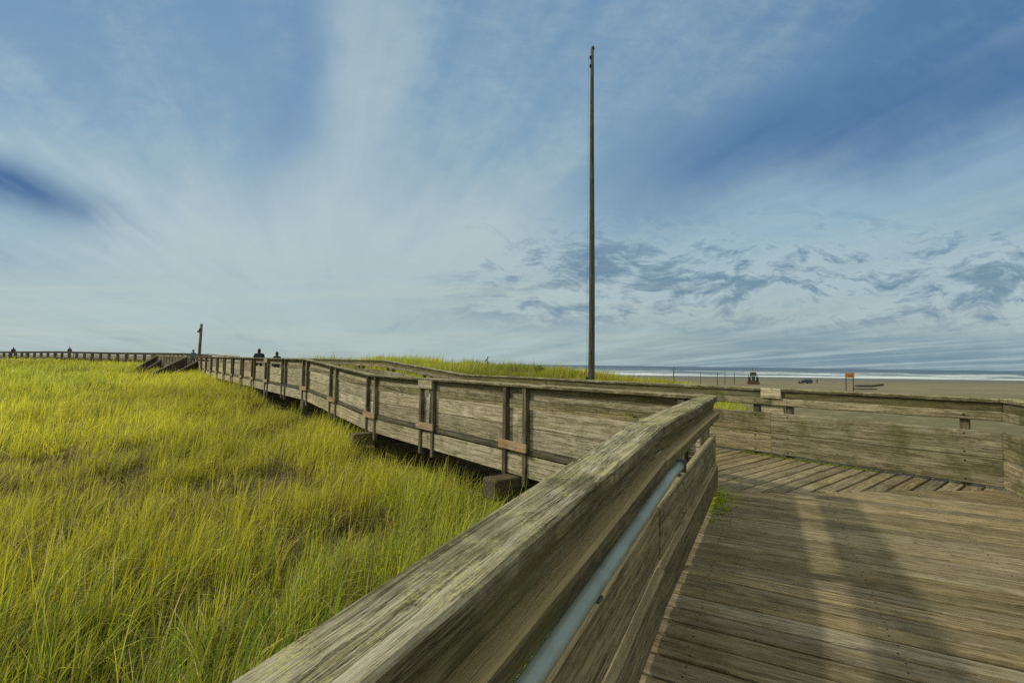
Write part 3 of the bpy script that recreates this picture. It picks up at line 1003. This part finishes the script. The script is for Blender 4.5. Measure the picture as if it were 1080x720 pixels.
# beach tractor seen from behind
tx, ty = (794.3 - 540) / 510 * 118, 118.0
trac = empty('tractor', (tx, ty, gz(tx, ty)), R(90 - 24))
tag(trac, 'green cabbed tractor with white frame parked on the sand', 'tractor')
green = plain('cab_green', s2l(48, 80, 62), .4)
white = plain('frame_white', s2l(206, 202, 184), .5)
orange = plain('rust_orange', s2l(88, 64, 40), .7, col2=s2l(62, 46, 30))
def tbox(name, c, sx, sy, sz, mat, ch=.03, rz=0):
    mb = MB(); mb.box(c, sx, sy, sz, rz, ch=ch); o = mb.build(name, mat, None); o.parent = trac; return o
tbox('chassis', (0, 0, .72), 3.2, 1.3, .5, orange)
V, F = profile([(.55, .95), (.55, 1.55), (1.9, 1.45), (2.0, .95)], .42, .36, .95, 1.5); poly_obj('hood', V, F, green, trac, .06)
for x in (-.95, .45):
    for y in (-.62, .62): tbox('cab_pillar', (x, y, 2.05), .12, .12, 1.75, green, .02)
tbox('cab_roof', (-.25, 0, 2.98), 1.75, 1.55, .14, white, .04)
tbox('cab_floor', (-.25, 0, 1.13), 1.6, 1.4, .16, green)
for y in (-.6, .6):
    o = tbox('side_glass', (-.25, y, 2.05), 1.28, .03, 1.62, glass, .005)
tbox('rear_glass', (-.96, 0, 2.35), .03, 1.12, .98, glass, .005)
tbox('rear_panel', (-.99, 0, 1.52), .06, 1.12, .62, green, .01)
tbox('front_glass', (.47, 0, 2.1), .03, 1.12, 1.6, glass, .005)
tbox('seat', (-.45, 0, 1.55), .45, .5, .7, M['dark'], .08)
for y in (-.48, .48): tbox('rear_frame', (-1.25, y, 1.35), .12, .13, 1.5, white, .02)
tbox('rear_frame', (-1.25, 0, 2.06), .12, 1.09, .12, white, .02)
tbox('rear_frame', (-1.25, 0, .66), .12, 1.09, .12, white, .02)
tbox('rear_blade', (-1.55, 0, .38), .18, 2.7, .6, orange, .03)
for y in (-.86, .86):
    wheel((-.55, y, .82), .82, .5, trac, orange)
    wheel((1.45, y * .86, .48), .48, .32, trac, orange)
    tbox('fender', (-.55, y * .98, 1.70), 1.0, .5, .06, orange, .01)
mb = MB(); mb.tube([(-.3, .1, 3.05), (-.3, .1, 3.12), (-.3, .1, 3.35)], [.16, .13, .10], 12); o = mb.build('beacon', plain('beacon_amber', s2l(120, 84, 84), .3), None); o.parent = trac
mb = MB(); mb.tube([(-.3, .1, 3.33), (-.3, .1, 4.0)], .03, 8); o = mb.build('aerial', M['dark'], None); o.parent = trac
V = [(-.3, .12, 3.98), (-.3, .55, 3.85), (-.3, .12, 3.66), (-.27, .12, 3.98), (-.27, .55, 3.85), (-.27, .12, 3.66)]
poly_obj('pennant', V, [[0, 1, 2], [5, 4, 3], [0, 3, 4, 1], [1, 4, 5, 2], [2, 5, 3, 0]], plain('pennant_cloth', s2l(140, 92, 92), .8), trac)
tbox('mirror', (.3, 1.02, 1.95), .1, .18, .34, M['dark'], .02)
tbox('mirror', (.3, -1.02, 1.95), .1, .18, .34, M['dark'], .02)

# orange warning sign on two posts
sx_, sy_ = (896.2 - 540) / 510 * 60, 60.0
sg = empty('warning_sign', (sx_, sy_, gz(sx_, sy_)))
tag(sg, 'orange board sign on two thin posts above the sand', 'sign')
sgo = plain('sign_orange', s2l(206, 132, 58), .6, col2=s2l(190, 112, 44))
z0 = gz(sx_, sy_)
SZ = .52
mb = MB(); mb.box((sx_ + .05, sy_, SZ), .98, .03, .50, ch=.004); mb.build('sign_panel', sgo, sg)
mb = MB(); mb.box((sx_ + .0, sy_ - .02, SZ + .33), 1.15, .03, .12, ch=.004); mb.build('top_board', plain('sign_pale', s2l(186, 150, 112), .7), sg)
mb = MB()
for (dx, dz, w_) in ((-.22, .03, .22), (.03, .03, .16), (.25, .03, .18), (-.1, -.09, .3), (.2, -.09, .2)):
    mb.box((sx_ + .05 + dx, sy_ - .018, SZ + dz), w_, .01, .07, ch=.001)
mb.build('lettering', plain('sign_letter', s2l(92, 56, 24), .7), sg)
for dx in (-.46, .44):
    mb = MB(); mb.timber((sx_ + dx, sy_ + .06, z0 - .3), (sx_ + dx, sy_ + .06, SZ + (.36 if dx < 0 else .27)), .075, .075, seg=2); mb.build('post', M['dark'], sg)

# wooden posts standing on the beach
for i, (pxc, ytop, ybot, Y, lab) in enumerate(((710.6, 387.0, 402.5, 70, 'tallest dark beach post standing just right of the grassy dune'),
                                         (739.0, 391.5, 402, 95, 'faint slim beach post between the tallest post and the row of three'),
                                         (756.6, 391.8, 402.5, 95, 'dark beach post, first of the row of three before the surf'),
                                         (764.6, 392.2, 400.5, 115, 'dark beach post, middle of the row of three before the surf'),
                                         (774.6, 391.8, 400.0, 120, 'dark beach post, last of the row of three and next to the tractor'))):
    X = (pxc - 540) / 510 * Y
    z0 = gz(X, Y)
    zt_ = 1.39 - (ytop - (386.6 + .0135 * (pxc - 740))) * Y / 510
    r = .075 if i != 1 else .05
    mb = MB(); mb.tube([(X, Y, z0 - .4), (X, Y, (z0 + zt_) / 2), (X + .02, Y, zt_)], [r * 1.15, r, r * .9], 10, jit=.05)
    o = mb.build('beach_post', M['pole'])
    tag(o, lab, 'post', 'dark posts standing on the beach')

# driftwood
def log(pts, r, name, label):
    mb = MB(); n = len(pts)
    P3 = [(x, y, gz(x, y) + r * .6 + dz) for x, y, dz in pts]
    mb.tube(P3, [r * (1 - .4 * i / (n - 1)) for i in range(n)], 10, jit=.15)
    o = mb.build(name, M['pole']); tag(o, label, 'driftwood')
log([(74.6, 105, -.05), (76, 105.3, 0), (78, 105, .05), (80.2, 104.5, .35)], .36, 'driftwood_log', 'dark driftwood log on the wet sand right of the orange sign')
log([(56.6, 80, 0), (58, 80.2, 0), (60.6, 80.4, .05)], .15, 'driftwood_log', 'pale thin driftwood piece lying nearer than the dark log')
log([(30.2, 36.8, 0), (30.8, 36.9, .06), (31.4, 36.8, 0)], .07, 'driftwood_log', 'small brown driftwood stick on the sand beyond the deck corner')

# dark bird on the dune
bxx, byy = (514.3 - 540) / 510 * 33.5, 33.5
bz = 1.39 + 2.6 * 33.5 / 510
bird = empty('bird', (bxx, byy, bz))
bird.scale = (.7, .8, .9)
bird.rotation_euler = (0, R(-18), R(20))
tag(bird, 'small dark bird perched on a stake in the dune grass', 'bird')
me = bpy.data.meshes.new('body')
V, F = [], []
prof = [(-.30, .01, .02), (-.20, .025, .04), (-.08, .055, .09), (.02, .075, .14), (.10, .06, .21), (.14, .045, .27), (.19, .038, .30), (.23, .012, .295), (.27, .004, .285)]
nb = 10
for x, r, z in prof:
    for k in range(nb):
        t = 2 * math.pi * k / nb
        V.append((x, r * math.cos(t), z + r * math.sin(t)))
for i in range(len(prof) - 1):
    for k in range(nb):
        F.append((i * nb + k, i * nb + (k + 1) % nb, (i + 1) * nb + (k + 1) % nb, (i + 1) * nb + k))
F.append(tuple(range(nb))); F.append(tuple(range((len(prof) - 1) * nb, len(prof) * nb)))
me.from_pydata(V, [], F); me.materials.append(plain('bird_feathers', s2l(46, 48, 42), .8))
o = link(bpy.data.objects.new('body', me)); o.parent = bird
mb = MB()
for y in (-.025, .025): mb.tube([(0.0, y, .09), (.01, y, 0)], .006, 6)
o = mb.build('leg', M['dark'], None); o.parent = bird
mb = MB(); mb.tube([(bxx, byy, gz(bxx, byy) - .2), (bxx, byy, bz)], .035, 8); o = mb.build('stake', M['post'])
tag(o, 'thin wooden stake in the dune grass with the dark bird on it', 'stake')

# ------------------------------------------------------------------ grass
gmat, nt, b = new_mat('beach_grass')
ca = nt.attr('col').outputs['Color']
nt.put(b.inputs['Base Color'], ca)
b.inputs['Roughness'].default_value = .6
b.inputs['Specular IOR Level'].default_value = .2
tr = nt.node('ShaderNodeBsdfTranslucent')
nt.put(tr.inputs['Color'], ca)
mx = nt.node('ShaderNodeMixShader'); mx.inputs[0].default_value = .38
out = [n for n in nt.n if n.type == 'OUTPUT_MATERIAL'][0]
nt.l.new(b.outputs[0], mx.inputs[1]); nt.l.new(tr.outputs[0], mx.inputs[2]); nt.l.new(mx.outputs[0], out.inputs['Surface'])

C_YEL = np.array(s2l(224, 217, 60)); C_GRN = np.array(s2l(178, 194, 70)); C_DRY = np.array(s2l(196, 178, 122)); C_DRK = np.array(s2l(96, 84, 52))
C_PALE = np.array(s2l(222, 214, 130))
C_FRESH = np.array(s2l(130, 156, 56))

def make_grass(name, X, Y, H, Wd, seg, lean_dir, lean, curl, colr, colt):
    n = len(X)
    Z = ground(X, Y) - .03
    phi = rng.uniform(0, 2 * np.pi, n)                 # facing of the blade
    sx, sy = np.cos(phi), np.sin(phi)
    lx, ly = np.cos(lean_dir), np.sin(lean_dir)
    V = np.zeros((n, 2 * seg + 1, 3)); C = np.ones((n, 2 * seg + 1, 4))
    for i in range(seg + 1):
        q = i / seg
        off = H * (lean * q + curl * q ** 2.4)
        zz = H * q * np.sqrt(np.clip(1 - (lean * .8 + curl * .9 * q ** 1.6) ** 2, .12, 1))
        cxp = X + lx * off; cyp = Y + ly * off; czp = Z + zz
        w = Wd * (1 - q) ** .6 * .5 if i < seg else 0
        c = colr * (1 - q) + colt * q
        if i < seg:
            V[:, 2 * i, 0] = cxp - sx * w; V[:, 2 * i, 1] = cyp - sy * w; V[:, 2 * i, 2] = czp
            V[:, 2 * i + 1, 0] = cxp + sx * w; V[:, 2 * i + 1, 1] = cyp + sy * w; V[:, 2 * i + 1, 2] = czp
            C[:, 2 * i, :3] = c; C[:, 2 * i + 1, :3] = c
        else:
            V[:, 2 * i, 0] = cxp; V[:, 2 * i, 1] = cyp; V[:, 2 * i, 2] = czp
            C[:, 2 * i, :3] = c
    base = (np.arange(n) * (2 * seg + 1))[:, None]
    tris = []
    for i in range(seg):
        if i < seg - 1:
            tris += [(2 * i, 2 * i + 1, 2 * i + 3), (2 * i, 2 * i + 3, 2 * i + 2)]
        else:
            tris += [(2 * i, 2 * i + 1, 2 * i + 2)]
    T = np.array(tris).reshape(1, -1)
    F = (base + T).reshape(-1)
    return V.reshape(-1, 3), F, C.reshape(-1, 4)

def link_grass(name, parts, label):
    vs, fs, cs, off = [], [], [], 0
    for V, F, C in parts:
        vs.append(V); fs.append(F + off); cs.append(C); off += len(V)
    V = np.concatenate(vs); F = np.concatenate(fs); C = np.concatenate(cs)
    me = bpy.data.meshes.new(name)
    me.vertices.add(len(V)); me.vertices.foreach_set('co', V.astype(np.float32).ravel())
    me.loops.add(len(F)); me.loops.foreach_set('vertex_index', F.astype(np.int32))
    me.polygons.add(len(F) // 3); me.polygons.foreach_set('loop_start', np.arange(0, len(F), 3, dtype=np.int32))
    me.polygons.foreach_set('use_smooth', np.ones(len(F) // 3, bool))
    at = me.attributes.new('col', 'FLOAT_COLOR', 'POINT')
    at.data.foreach_set('color', C.astype(np.float32).ravel())
    me.materials.append(gmat)
    me.update()
    o = link(bpy.data.objects.new(name, me))
    tag(o, label, 'grass', kind='stuff')
    return o

def scatter(d0, d1, ang0, ang1, dens, per):
    """tufts in a ring sector about the viewer; returns blade roots"""
    area = .5 * (d1 * d1 - d0 * d0) * (ang1 - ang0)
    n = int(area * dens / per)
    d = np.sqrt(rng.uniform(d0 * d0, d1 * d1, n)); an = rng.uniform(ang0, ang1, n)
    X = d * np.sin(an); Y = d * np.cos(an)
    return X, Y

def footprint_free(X, Y, m=.0):
    u = X * WU[0] + Y * WU[1]; t = X * WT[0] + Y * WT[1]
    n = X * RN[0] + Y * RN[1]; a = X * RA[0] + Y * RA[1]
    on = ((u > 5.05 - m) & (u < 8.22 + m) & (t > .3) & (t < 54)) | ((n > -.62 - m) & (n < 2.6 + m) & (a < 7.6) & (u < 8.3))
    return ~on

def blades(X, Y, per, spread, wmin, seg, hscale=1.0, litter=False):
    cn = fbm(X * .95 + 40, Y * .95 + 17, 101, 3)
    kp = rng.uniform(0, 1, len(X)) < np.where(litter | (X * WU[0] + Y * WU[1] > 3.2), 1.0, np.clip(.20 + 3.1 * (cn - .34), .17, 1))
    X, Y = X[kp], Y[kp]
    n = len(X)
    X = np.repeat(X, per) + rng.normal(0, spread, n * per); Y = np.repeat(Y, per) + rng.normal(0, spread, n * per)
    tl0 = rng.uniform(0, 1, n)
    tl = np.repeat(tl0, per)
    ok = footprint_free(X, Y) & (rng.uniform(0, 1, len(X)) > sandmask(X, Y) * 1.25)
    X, Y, tl = X[ok], Y[ok], tl[ok]
    n = len(X)
    d = np.hypot(X, Y)
    dry = sstep(fbm(X * .42 + 3, Y * .42 + 8, 61), .52, .66)          # trampled, dry patches
    gr = sstep(fbm(X * .16 + 13, Y * .16 + 4, 71), .42, .62)
    hv = fbm(X * .5, Y * .5, 81)
    th = np.repeat(rng.uniform(.62, 1.18, len(tl0)), per)[ok]
    tdir = np.repeat(rng.normal(.2, .8, len(tl0)), per)[ok]
    H = (.52 + .36 * hv + rng.uniform(-.14, .16, n)) * hscale * th * (1 - .45 * dry)
    r = rng.uniform(0, 1, n)
    dt = np.repeat((rng.uniform(0, 1, len(tl0)) < .13) * .6, per)[ok]
    isdry = (r < (.80 if litter else .10) + .50 * dry + dt)
    if litter: H = H * .62
    fresh = (~isdry) & (rng.uniform(0, 1, n) < .06 + .35 * sstep(-(d - 8.0), -1, 4))
    wild = rng.uniform(0, 1, n)
    # wind leans the blades to the right and away; dry ones lie every way
    ld = np.where(isdry, rng.uniform(0, 2 * np.pi, n), tdir + rng.normal(0, .45, n))
    lean = np.where(isdry, rng.uniform(.15, .85, n), np.abs(rng.normal(.06, .09, n)))
    curl = np.where(isdry, rng.uniform(.1, .8, n), np.abs(rng.normal(.14, .18, n)))
    curl = np.where(wild < .17, rng.uniform(.5, 1.0, n), curl)
    H = np.where((wild > .95) & ~isdry, H * 1.3, H)
    mixg = np.clip(gr * .5 + tl * .85 - .30 + rng.normal(0, .15, n), 0, 1)[:, None]
    ct = C_YEL * (1 - mixg) + C_GRN * mixg
    ct = np.where(fresh[:, None], C_FRESH, ct)
    pale = (rng.uniform(0, 1, n) < .10)[:, None]
    ct = np.where(pale & ~isdry[:, None], C_PALE, ct)
    k = rng.uniform(0, 1, n)[:, None]
    ct = np.where(isdry[:, None], C_DRY * k + C_DRK * (1 - k), ct)
    ct = ct * (.62 + .82 * rng.uniform(0, 1, n) ** 1.3)[:, None]
    low = fbm(X * .13 + 31, Y * .13 + 5, 111, 3)
    ct = ct * (.84 + .44 * sstep(low, .28, .66))[:, None] * (1 - .12 * sstep(d, 9, 22))[:, None]
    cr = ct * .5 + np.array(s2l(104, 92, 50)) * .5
    W = np.maximum(.0145 * rng.uniform(.55, 1.4, n), d * wmin * rng.uniform(.8, 1.3, n))
    return make_grass('g', X, Y, H, W, seg, ld, lean, curl, cr, ct)

A0, A1 = R(-56), R(52)
parts = []
for (d0, d1, dens, per, sprd, seg, hs) in ((2.2, 6.5, 900, 18, .05, 6, 1.08), (6.5, 11, 640, 16, .065, 5, 1.05), (11, 18, 500, 15, .08, 4, 1.0), (18, 30, 260, 12, .12, 3, 1.0),
                                       (30, 48, 130, 9, .20, 2, 1.0), (48, 75, 58, 8, .3, 2, .95), (75, 115, 14, 8, .5, 2, .9)):
    X, Y = scatter(d0, d1, A0, A1, dens, per)
    u = X * WU[0] + Y * WU[1]
    keep = (u < 5.2) | (Y > 1e9)
    n_ = X * RN[0] + Y * RN[1]
    keep &= ~((n_ > -.6) & (d1 < 9))
    parts.append(blades(X[keep], Y[keep], per, sprd, .00105, seg, hs))
    if d0 < 30:
        X, Y = scatter(d0, d1, A0, A1, dens * .42, per)
        u = X * WU[0] + Y * WU[1]; n_ = X * RN[0] + Y * RN[1]
        keep = (u < 5.2) & ~((n_ > -.6) & (d1 < 9))
        parts.append(blades(X[keep], Y[keep], per, sprd * 1.8, .00105, max(2, seg - 1), hs, True))
link_grass('beach_grass', parts, 'yellow green beach grass field beside the boardwalk')
C_YEL, C_GRN = C_YEL * .8, C_GRN * .75
parts = []
for (d0, d1, dens, per, sprd, seg, hs) in ((8, 16, 420, 12, .08, 3, .8), (16, 30, 240, 10, .12, 3, 1.0), (30, 48, 150, 9, .18, 2, 1.05), (48, 75, 30, 8, .3, 2, .9)):
    X, Y = scatter(d0, d1, R(-40), R(48), dens, per)
    u = X * WU[0] + Y * WU[1]
    keep = u > 8.0
    parts.append(blades(X[keep], Y[keep], per, sprd, .00105, seg, hs))
link_grass('dune_grass', parts, 'grass covering the dune between the boardwalk and the sea')

# shrubs on the dune crest: small rounded masses of leaves
def shrub(x, y, r, h, label, name='dune_shrub'):
    n = 900
    th = rng.uniform(0, 2 * np.pi, n); rr = r * np.sqrt(rng.uniform(0, 1, n)); q = rng.uniform(0, 1, n) ** .6
    P = np.stack([x + rr * np.cos(th), y + rr * np.sin(th), gz(x, y) + h * q * np.sqrt(np.clip(1 - (rr / r) ** 2 * .8, 0, 1)) * (.75 + .35 * fbm(th * 2, rr * 6, 3))], -1)
    D = rng.normal(0, 1, (n, 3)); D /= np.linalg.norm(D, axis=1)[:, None]
    E = np.cross(D, rng.normal(0, 1, (n, 3))); E /= np.linalg.norm(E, axis=1)[:, None]
    s = .055
    V = np.stack([P - D * s, P + E * s * .45, P + D * s, P - E * s * .45], 1).reshape(-1, 3)
    F = np.arange(n * 4).reshape(-1, 4)
    me = bpy.data.meshes.new(name)
    me.from_pydata(V.tolist(), [], F.tolist())
    at = me.attributes.new('col', 'FLOAT_COLOR', 'POINT')
    c = np.array(s2l(122, 126, 50)) * rng.uniform(.5, 1.3, (n, 1))
    c = np.repeat(np.concatenate([c, np.ones((n, 1))], 1), 4, 0)
    at.data.foreach_set('color', c.astype(np.float32).ravel())
    me.materials.append(gmat)
    o = link(bpy.data.objects.new(name, me)); tag(o, label, 'shrub')
for (pxl, Y, r, h, lab) in ((569, 33, .45, .72, 'low green shrub in the dune grass between the bird and the tall pole'),
                            (402, 38, .9, .9, 'wide green shrub on the dune crest above the boardwalk ramp')):
    X = (pxl - 540) / 510 * Y
    shrub(X, Y, r, h, lab)

# moss tufts along the foot of the sea side railing and at the ramp railing end
mpts = []
for t in np.arange(1.9, 6.5, .012):
    if 3.05 < t < 3.1: continue
    k = float(fbm(t * 1.7, 3.3, 91))
    if k > .42 and t > 2.0:
        for j in range(3): mpts.append((PW(t + random.random() * .02, 7.995 - random.random() * .05 * k, .002), .3))
for j in range(130):
    a_ = 4.7 + random.random() * 1.15
    mpts.append((PR(a_, -.525 + abs(random.gauss(0, .10)), .002), .0))
mv, mf, mc = [], [], []
for (p, dryk) in mpts:
    for k in range(4):
        th = random.random() * 6.28; h = .006 + random.random() * .014; w = .006 + random.random() * .006
        b0 = len(mv)
        ox, oy = math.cos(th), math.sin(th)
        mv += [(p[0] - oy * w, p[1] + ox * w, p[2]), (p[0] + oy * w, p[1] - ox * w, p[2]), (p[0] + ox * h * .5, p[1] + oy * h * .5, p[2] + h)]
        mf.append((b0, b0 + 1, b0 + 2))
        c = np.array(s2l(160, 172, 40)) * (1 - dryk) * 1.0 + np.array(s2l(120, 116, 58)) * dryk
        c = c * (.7 + .6 * random.random())
        mc += [(*c, 1)] * 3
me = bpy.data.meshes.new('moss'); me.from_pydata(mv, [], mf)
at = me.attributes.new('col', 'FLOAT_COLOR', 'POINT'); at.data.foreach_set('color', np.array(mc, dtype=np.float32).ravel())
me.materials.append(gmat)
tag(link(bpy.data.objects.new('moss', me)), 'green moss growing at the foot of the railings', 'moss', kind='stuff')

# ------------------------------------------------------------------ light and sky
SUN_EL = 37.0
TRAVEL = R(-8)                       # heading of the light in plan, from +x
tv = Vector((math.cos(TRAVEL) * math.cos(R(SUN_EL)), math.sin(TRAVEL) * math.cos(R(SUN_EL)), -math.sin(R(SUN_EL))))
sl = bpy.data.lights.new('sun', 'SUN')
sl.energy = 2.3
sl.angle = R(2.0)
sl.color = (1.0, .93, .78)
so_ = link(bpy.data.objects.new('sun', sl))
so_.rotation_euler = tv.to_track_quat('-Z', 'Y').to_euler()
so_.location = (-30, 10, 40)

w = bpy.data.worlds.new('World')
scene.world = w
w.use_nodes = True
nt = NT(w.node_tree)
bg = w.node_tree.nodes['Background']
sky = nt.node('ShaderNodeTexSky', sky_type='NISHITA')
sky.sun_disc = False
sky.sun_elevation = R(SUN_EL)
sdir = -tv
sky.sun_rotation = math.atan2(sdir.x, sdir.y)
sky.air_density = 1.0; sky.dust_density = 1.0; sky.ozone_density = 1.5
gen = nt.node('ShaderNodeTexCoord').outputs['Generated']
x, y, z = nt.sep(gen)
yc = nt.m('MAXIMUM', y, .05)
u = nt.m('MAXIMUM', nt.m('MINIMUM', nt.m('DIVIDE', x, yc), 4.0), -4.0)
v = nt.m('MINIMUM', nt.m('DIVIDE', nt.m('MAXIMUM', z, 0.0), yc), 4.0)
uv = nt.xyz(u, v, 0.0)
w1 = nt.m('SUBTRACT', nt.noise(uv, 2.2, 4, .55), .5)
w2 = nt.m('SUBTRACT', nt.noise(nt.vm('ADD', uv, (5.2, 1.3, 0)), 2.2, 4, .55), .5)
uw = nt.m('ADD', u, nt.m('MULTIPLY', w1, .28))
vw = nt.m('ADD', v, nt.m('MULTIPLY', w2, .20))
vw0 = nt.m('ADD', v, nt.m('MULTIPLY', w2, .05))
base = nt.ramp(nt.m('MULTIPLY', vw0, 1.1), [(0.0, s2l(160, 178, 182)), (.12, s2l(164, 182, 188)), (.32, s2l(142, 170, 190)), (.55, s2l(124, 157, 186)), (.9, s2l(108, 145, 182))])
# cloud streets: parallel in the sky, so they converge low on the left of centre
vs = nt.m('ADD', v, .07)
us = nt.m('ADD', u, nt.m('MULTIPLY', w1, .12))
sc_ = nt.m('DIVIDE', nt.m('ADD', nt.m('MULTIPLY', us, .938), .347), vs)
tc_ = nt.m('DIVIDE', nt.m('ADD', nt.m('MULTIPLY', us, -.347), .938), vs)
st1 = nt.noise(nt.xyz(nt.m('MULTIPLY', sc_, 1.15), nt.m('MULTIPLY', tc_, .22), 3.0), 1, 4, .5, .3)
st2 = nt.noise(nt.xyz(nt.m('MULTIPLY', sc_, 6.0), nt.m('MULTIPLY', tc_, .9), 8.0), 1, 5, .55, .2)
st3 = nt.noise(nt.xyz(nt.m('MULTIPLY', u, 11.0), nt.m('MULTIPLY', v, 17.0), 1.0), 1, 7, .72, .3)
fld = nt.m('ADD', nt.m('ADD', nt.m('MULTIPLY', st1, .66), nt.m('MULTIPLY', st2, .17)), nt.m('MULTIPLY', st3, .20))
# right side is bluer and clearer
rf = nt.m('MULTIPLY', nt.ss(uw, .0, 1.15), nt.ss(vw, .15, .6))
c = nt.mix(nt.m('MULTIPLY', rf, .85), base, s2l(70, 112, 160))
c = nt.mix(nt.m('MULTIPLY', nt.m('MULTIPLY', nt.ss(u, -.2, .7), nt.m('SUBTRACT', 1.0, nt.ss(v, .02, .16))), .9), c, s2l(104, 136, 156))
wht = nt.ss(fld, .44, .66)
c = nt.mix(nt.m('MULTIPLY', wht, nt.m('SUBTRACT', .74, nt.m('MULTIPLY', rf, .44))), c, s2l(170, 189, 198))
c = nt.mix(nt.m('MULTIPLY', nt.ss(fld, .47, .30), .36), c, s2l(84, 124, 168))
def feat(mask, amount, col):
    """a cloud feature broken up by the fibres"""
    global c
    k = nt.m('MULTIPLY', mask, nt.m('ADD', .7, nt.m('MULTIPLY', nt.ss(st2, .3, .7), .3)))
    c = nt.mix(nt.m('MULTIPLY', k, amount), c, col)
lane = nt.m('SUBTRACT', vw, nt.m('ADD', .37, nt.m('MULTIPLY', nt.m('SUBTRACT', uw, .2), .29)))
feat(nt.m('MULTIPLY', nt.gauss(lane, .095), nt.ss(uw, .02, .55)), .8, s2l(62, 104, 156))
feat(nt.m('MULTIPLY', nt.gauss(nt.m('ADD', lane, .18), .08), nt.ss(uw, .1, .6)), .7, s2l(150, 180, 200))
feat(nt.m('MULTIPLY', nt.gauss(nt.m('ADD', uw, .350), .115), nt.ss(v, .08, .35)), .72, s2l(174, 192, 202))
feat(nt.m('MULTIPLY', nt.gauss(nt.m('ADD', uw, .485), .065), nt.m('MULTIPLY', nt.ss(vw, .26, .48), nt.m('SUBTRACT', 1.0, nt.ss(vw, .72, 1.05)))), .5, s2l(84, 126, 176))
feat(nt.m('MULTIPLY', nt.gauss(nt.m('SUBTRACT', vw, .27), .11), nt.m('MULTIPLY', nt.ss(u, -1.05, -.7), nt.m('SUBTRACT', 1.0, nt.ss(uw, -.1, .25)))), .75, s2l(182, 196, 202))
hole = nt.m('SUBTRACT', nt.m('ADD', v, nt.m('MULTIPLY', w2, .10)), nt.m('SUBTRACT', .372, nt.m('MULTIPLY', nt.m('ADD', u, 1.06), .34)))
hv_ = nt.m('MULTIPLY', nt.gauss(hole, .048), nt.m('SUBTRACT', 1.0, nt.ss(nt.m('ADD', uw, nt.m('MULTIPLY', nt.m('SUBTRACT', st2, .5), .25)), -1.05, -.72)))
feat(hv_, 1.05, s2l(52, 94, 142))
feat(nt.m('MULTIPLY', nt.gauss(nt.m('SUBTRACT', hole, .085), .035), nt.m('SUBTRACT', 1.0, nt.ss(uw, -.9, -.6))), .55, s2l(178, 196, 206))
# small broken cloudlets low on the right, flattening to the horizon
cl = nt.noise(nt.xyz(nt.m('MULTIPLY', uw, 15.0), nt.m('MULTIPLY', vw, 40.0), 2.2), 1, 8, .68, .1)
big = nt.noise(nt.xyz(nt.m('MULTIPLY', u, 2.6), nt.m('MULTIPLY', v, 8.0), 7.9), 1, 3, .5)
win = nt.m('MULTIPLY', nt.m('MULTIPLY', nt.ss(v, .05, .12), nt.m('SUBTRACT', 1.0, nt.ss(vw, .22, .36))), nt.ss(u, -.3, .15))
cd = nt.m('ADD', cl, nt.m('MULTIPLY', nt.m('SUBTRACT', big, .5), .75))
c = nt.mix(nt.m('MULTIPLY', nt.m('MULTIPLY', nt.gauss(nt.m('SUBTRACT', cd, .47), .05), win), .3), c, s2l(176, 194, 200))
c = nt.mix(nt.m('MULTIPLY', nt.m('MULTIPLY', nt.ss(cd, .47, .68), win), .85), c, s2l(96, 126, 152))
# pale streaks near the horizon
hs = nt.noise(nt.xyz(nt.m('MULTIPLY', u, 1.6), nt.m('MULTIPLY', v, 30.0), 4.4), 1, 7, .65)
hw = nt.m('MULTIPLY', nt.m('SUBTRACT', 1.0, nt.ss(v, .12, .26)), nt.ss(hs, .46, .66))
c = nt.mix(nt.m('MULTIPLY', hw, nt.m('SUBTRACT', .5, nt.m('MULTIPLY', nt.ss(u, 0.0, .6), .22))), c, s2l(182, 192, 188))
sky_fill = nt.m('MAXIMUM', nt.ss(z, .66, .92), nt.ss(nt.m('MULTIPLY', y, -1.0), -.42, .15))  # sky overhead and behind the camera brightened, added as unseen fill light
sky_fill = nt.m('MULTIPLY', sky_fill, nt.ss(z, -.02, .12))
c = nt.mix(nt.m('MULTIPLY', sky_fill, .9), c, (.90, .90, .84))
dsun = nt.node('ShaderNodeVectorMath', operation='DOT_PRODUCT')
nt.put(dsun.inputs[0], gen); dsun.inputs[1].default_value = tuple(sdir)
aur = nt.m('MULTIPLY', nt.ss(dsun.outputs['Value'], .86, 1.0), .9)  # bright ring round the out-of-frame sun, added for more fill
c = nt.mix(aur, c, (1.7, 1.62, 1.4))
c10 = nt.vm('MULTIPLY', c, (9.3, 9.5, 9.1))
skyc = nt.mix(.92, sky.outputs[0], c10)
nt.put(bg.inputs['Color'], skyc)
bg.inputs['Strength'].default_value = .1

# ------------------------------------------------------------------ camera
cam = bpy.data.cameras.new('camera')
cam.sensor_width = 36.0
cam.lens = 17.0
cam.clip_start = .05
cam.clip_end = 80000
co = link(bpy.data.objects.new('camera', cam))
co.location = (0, 0, 1.39)
import mathutils
rot = mathutils.Matrix.Rotation(R(90 + 2.68), 4, 'X') @ mathutils.Matrix.Rotation(R(.77), 4, 'Z')
co.rotation_euler = rot.to_euler()
scene.camera = co

scene.render.engine = 'CYCLES'
scene.cycles.max_bounces = 6
scene.cycles.use_denoising = False
scene.view_settings.view_transform = 'Standard'
scene.view_settings.look = 'None'
scene.view_settings.exposure = 0.16
scene.view_settings.gamma = 1.0
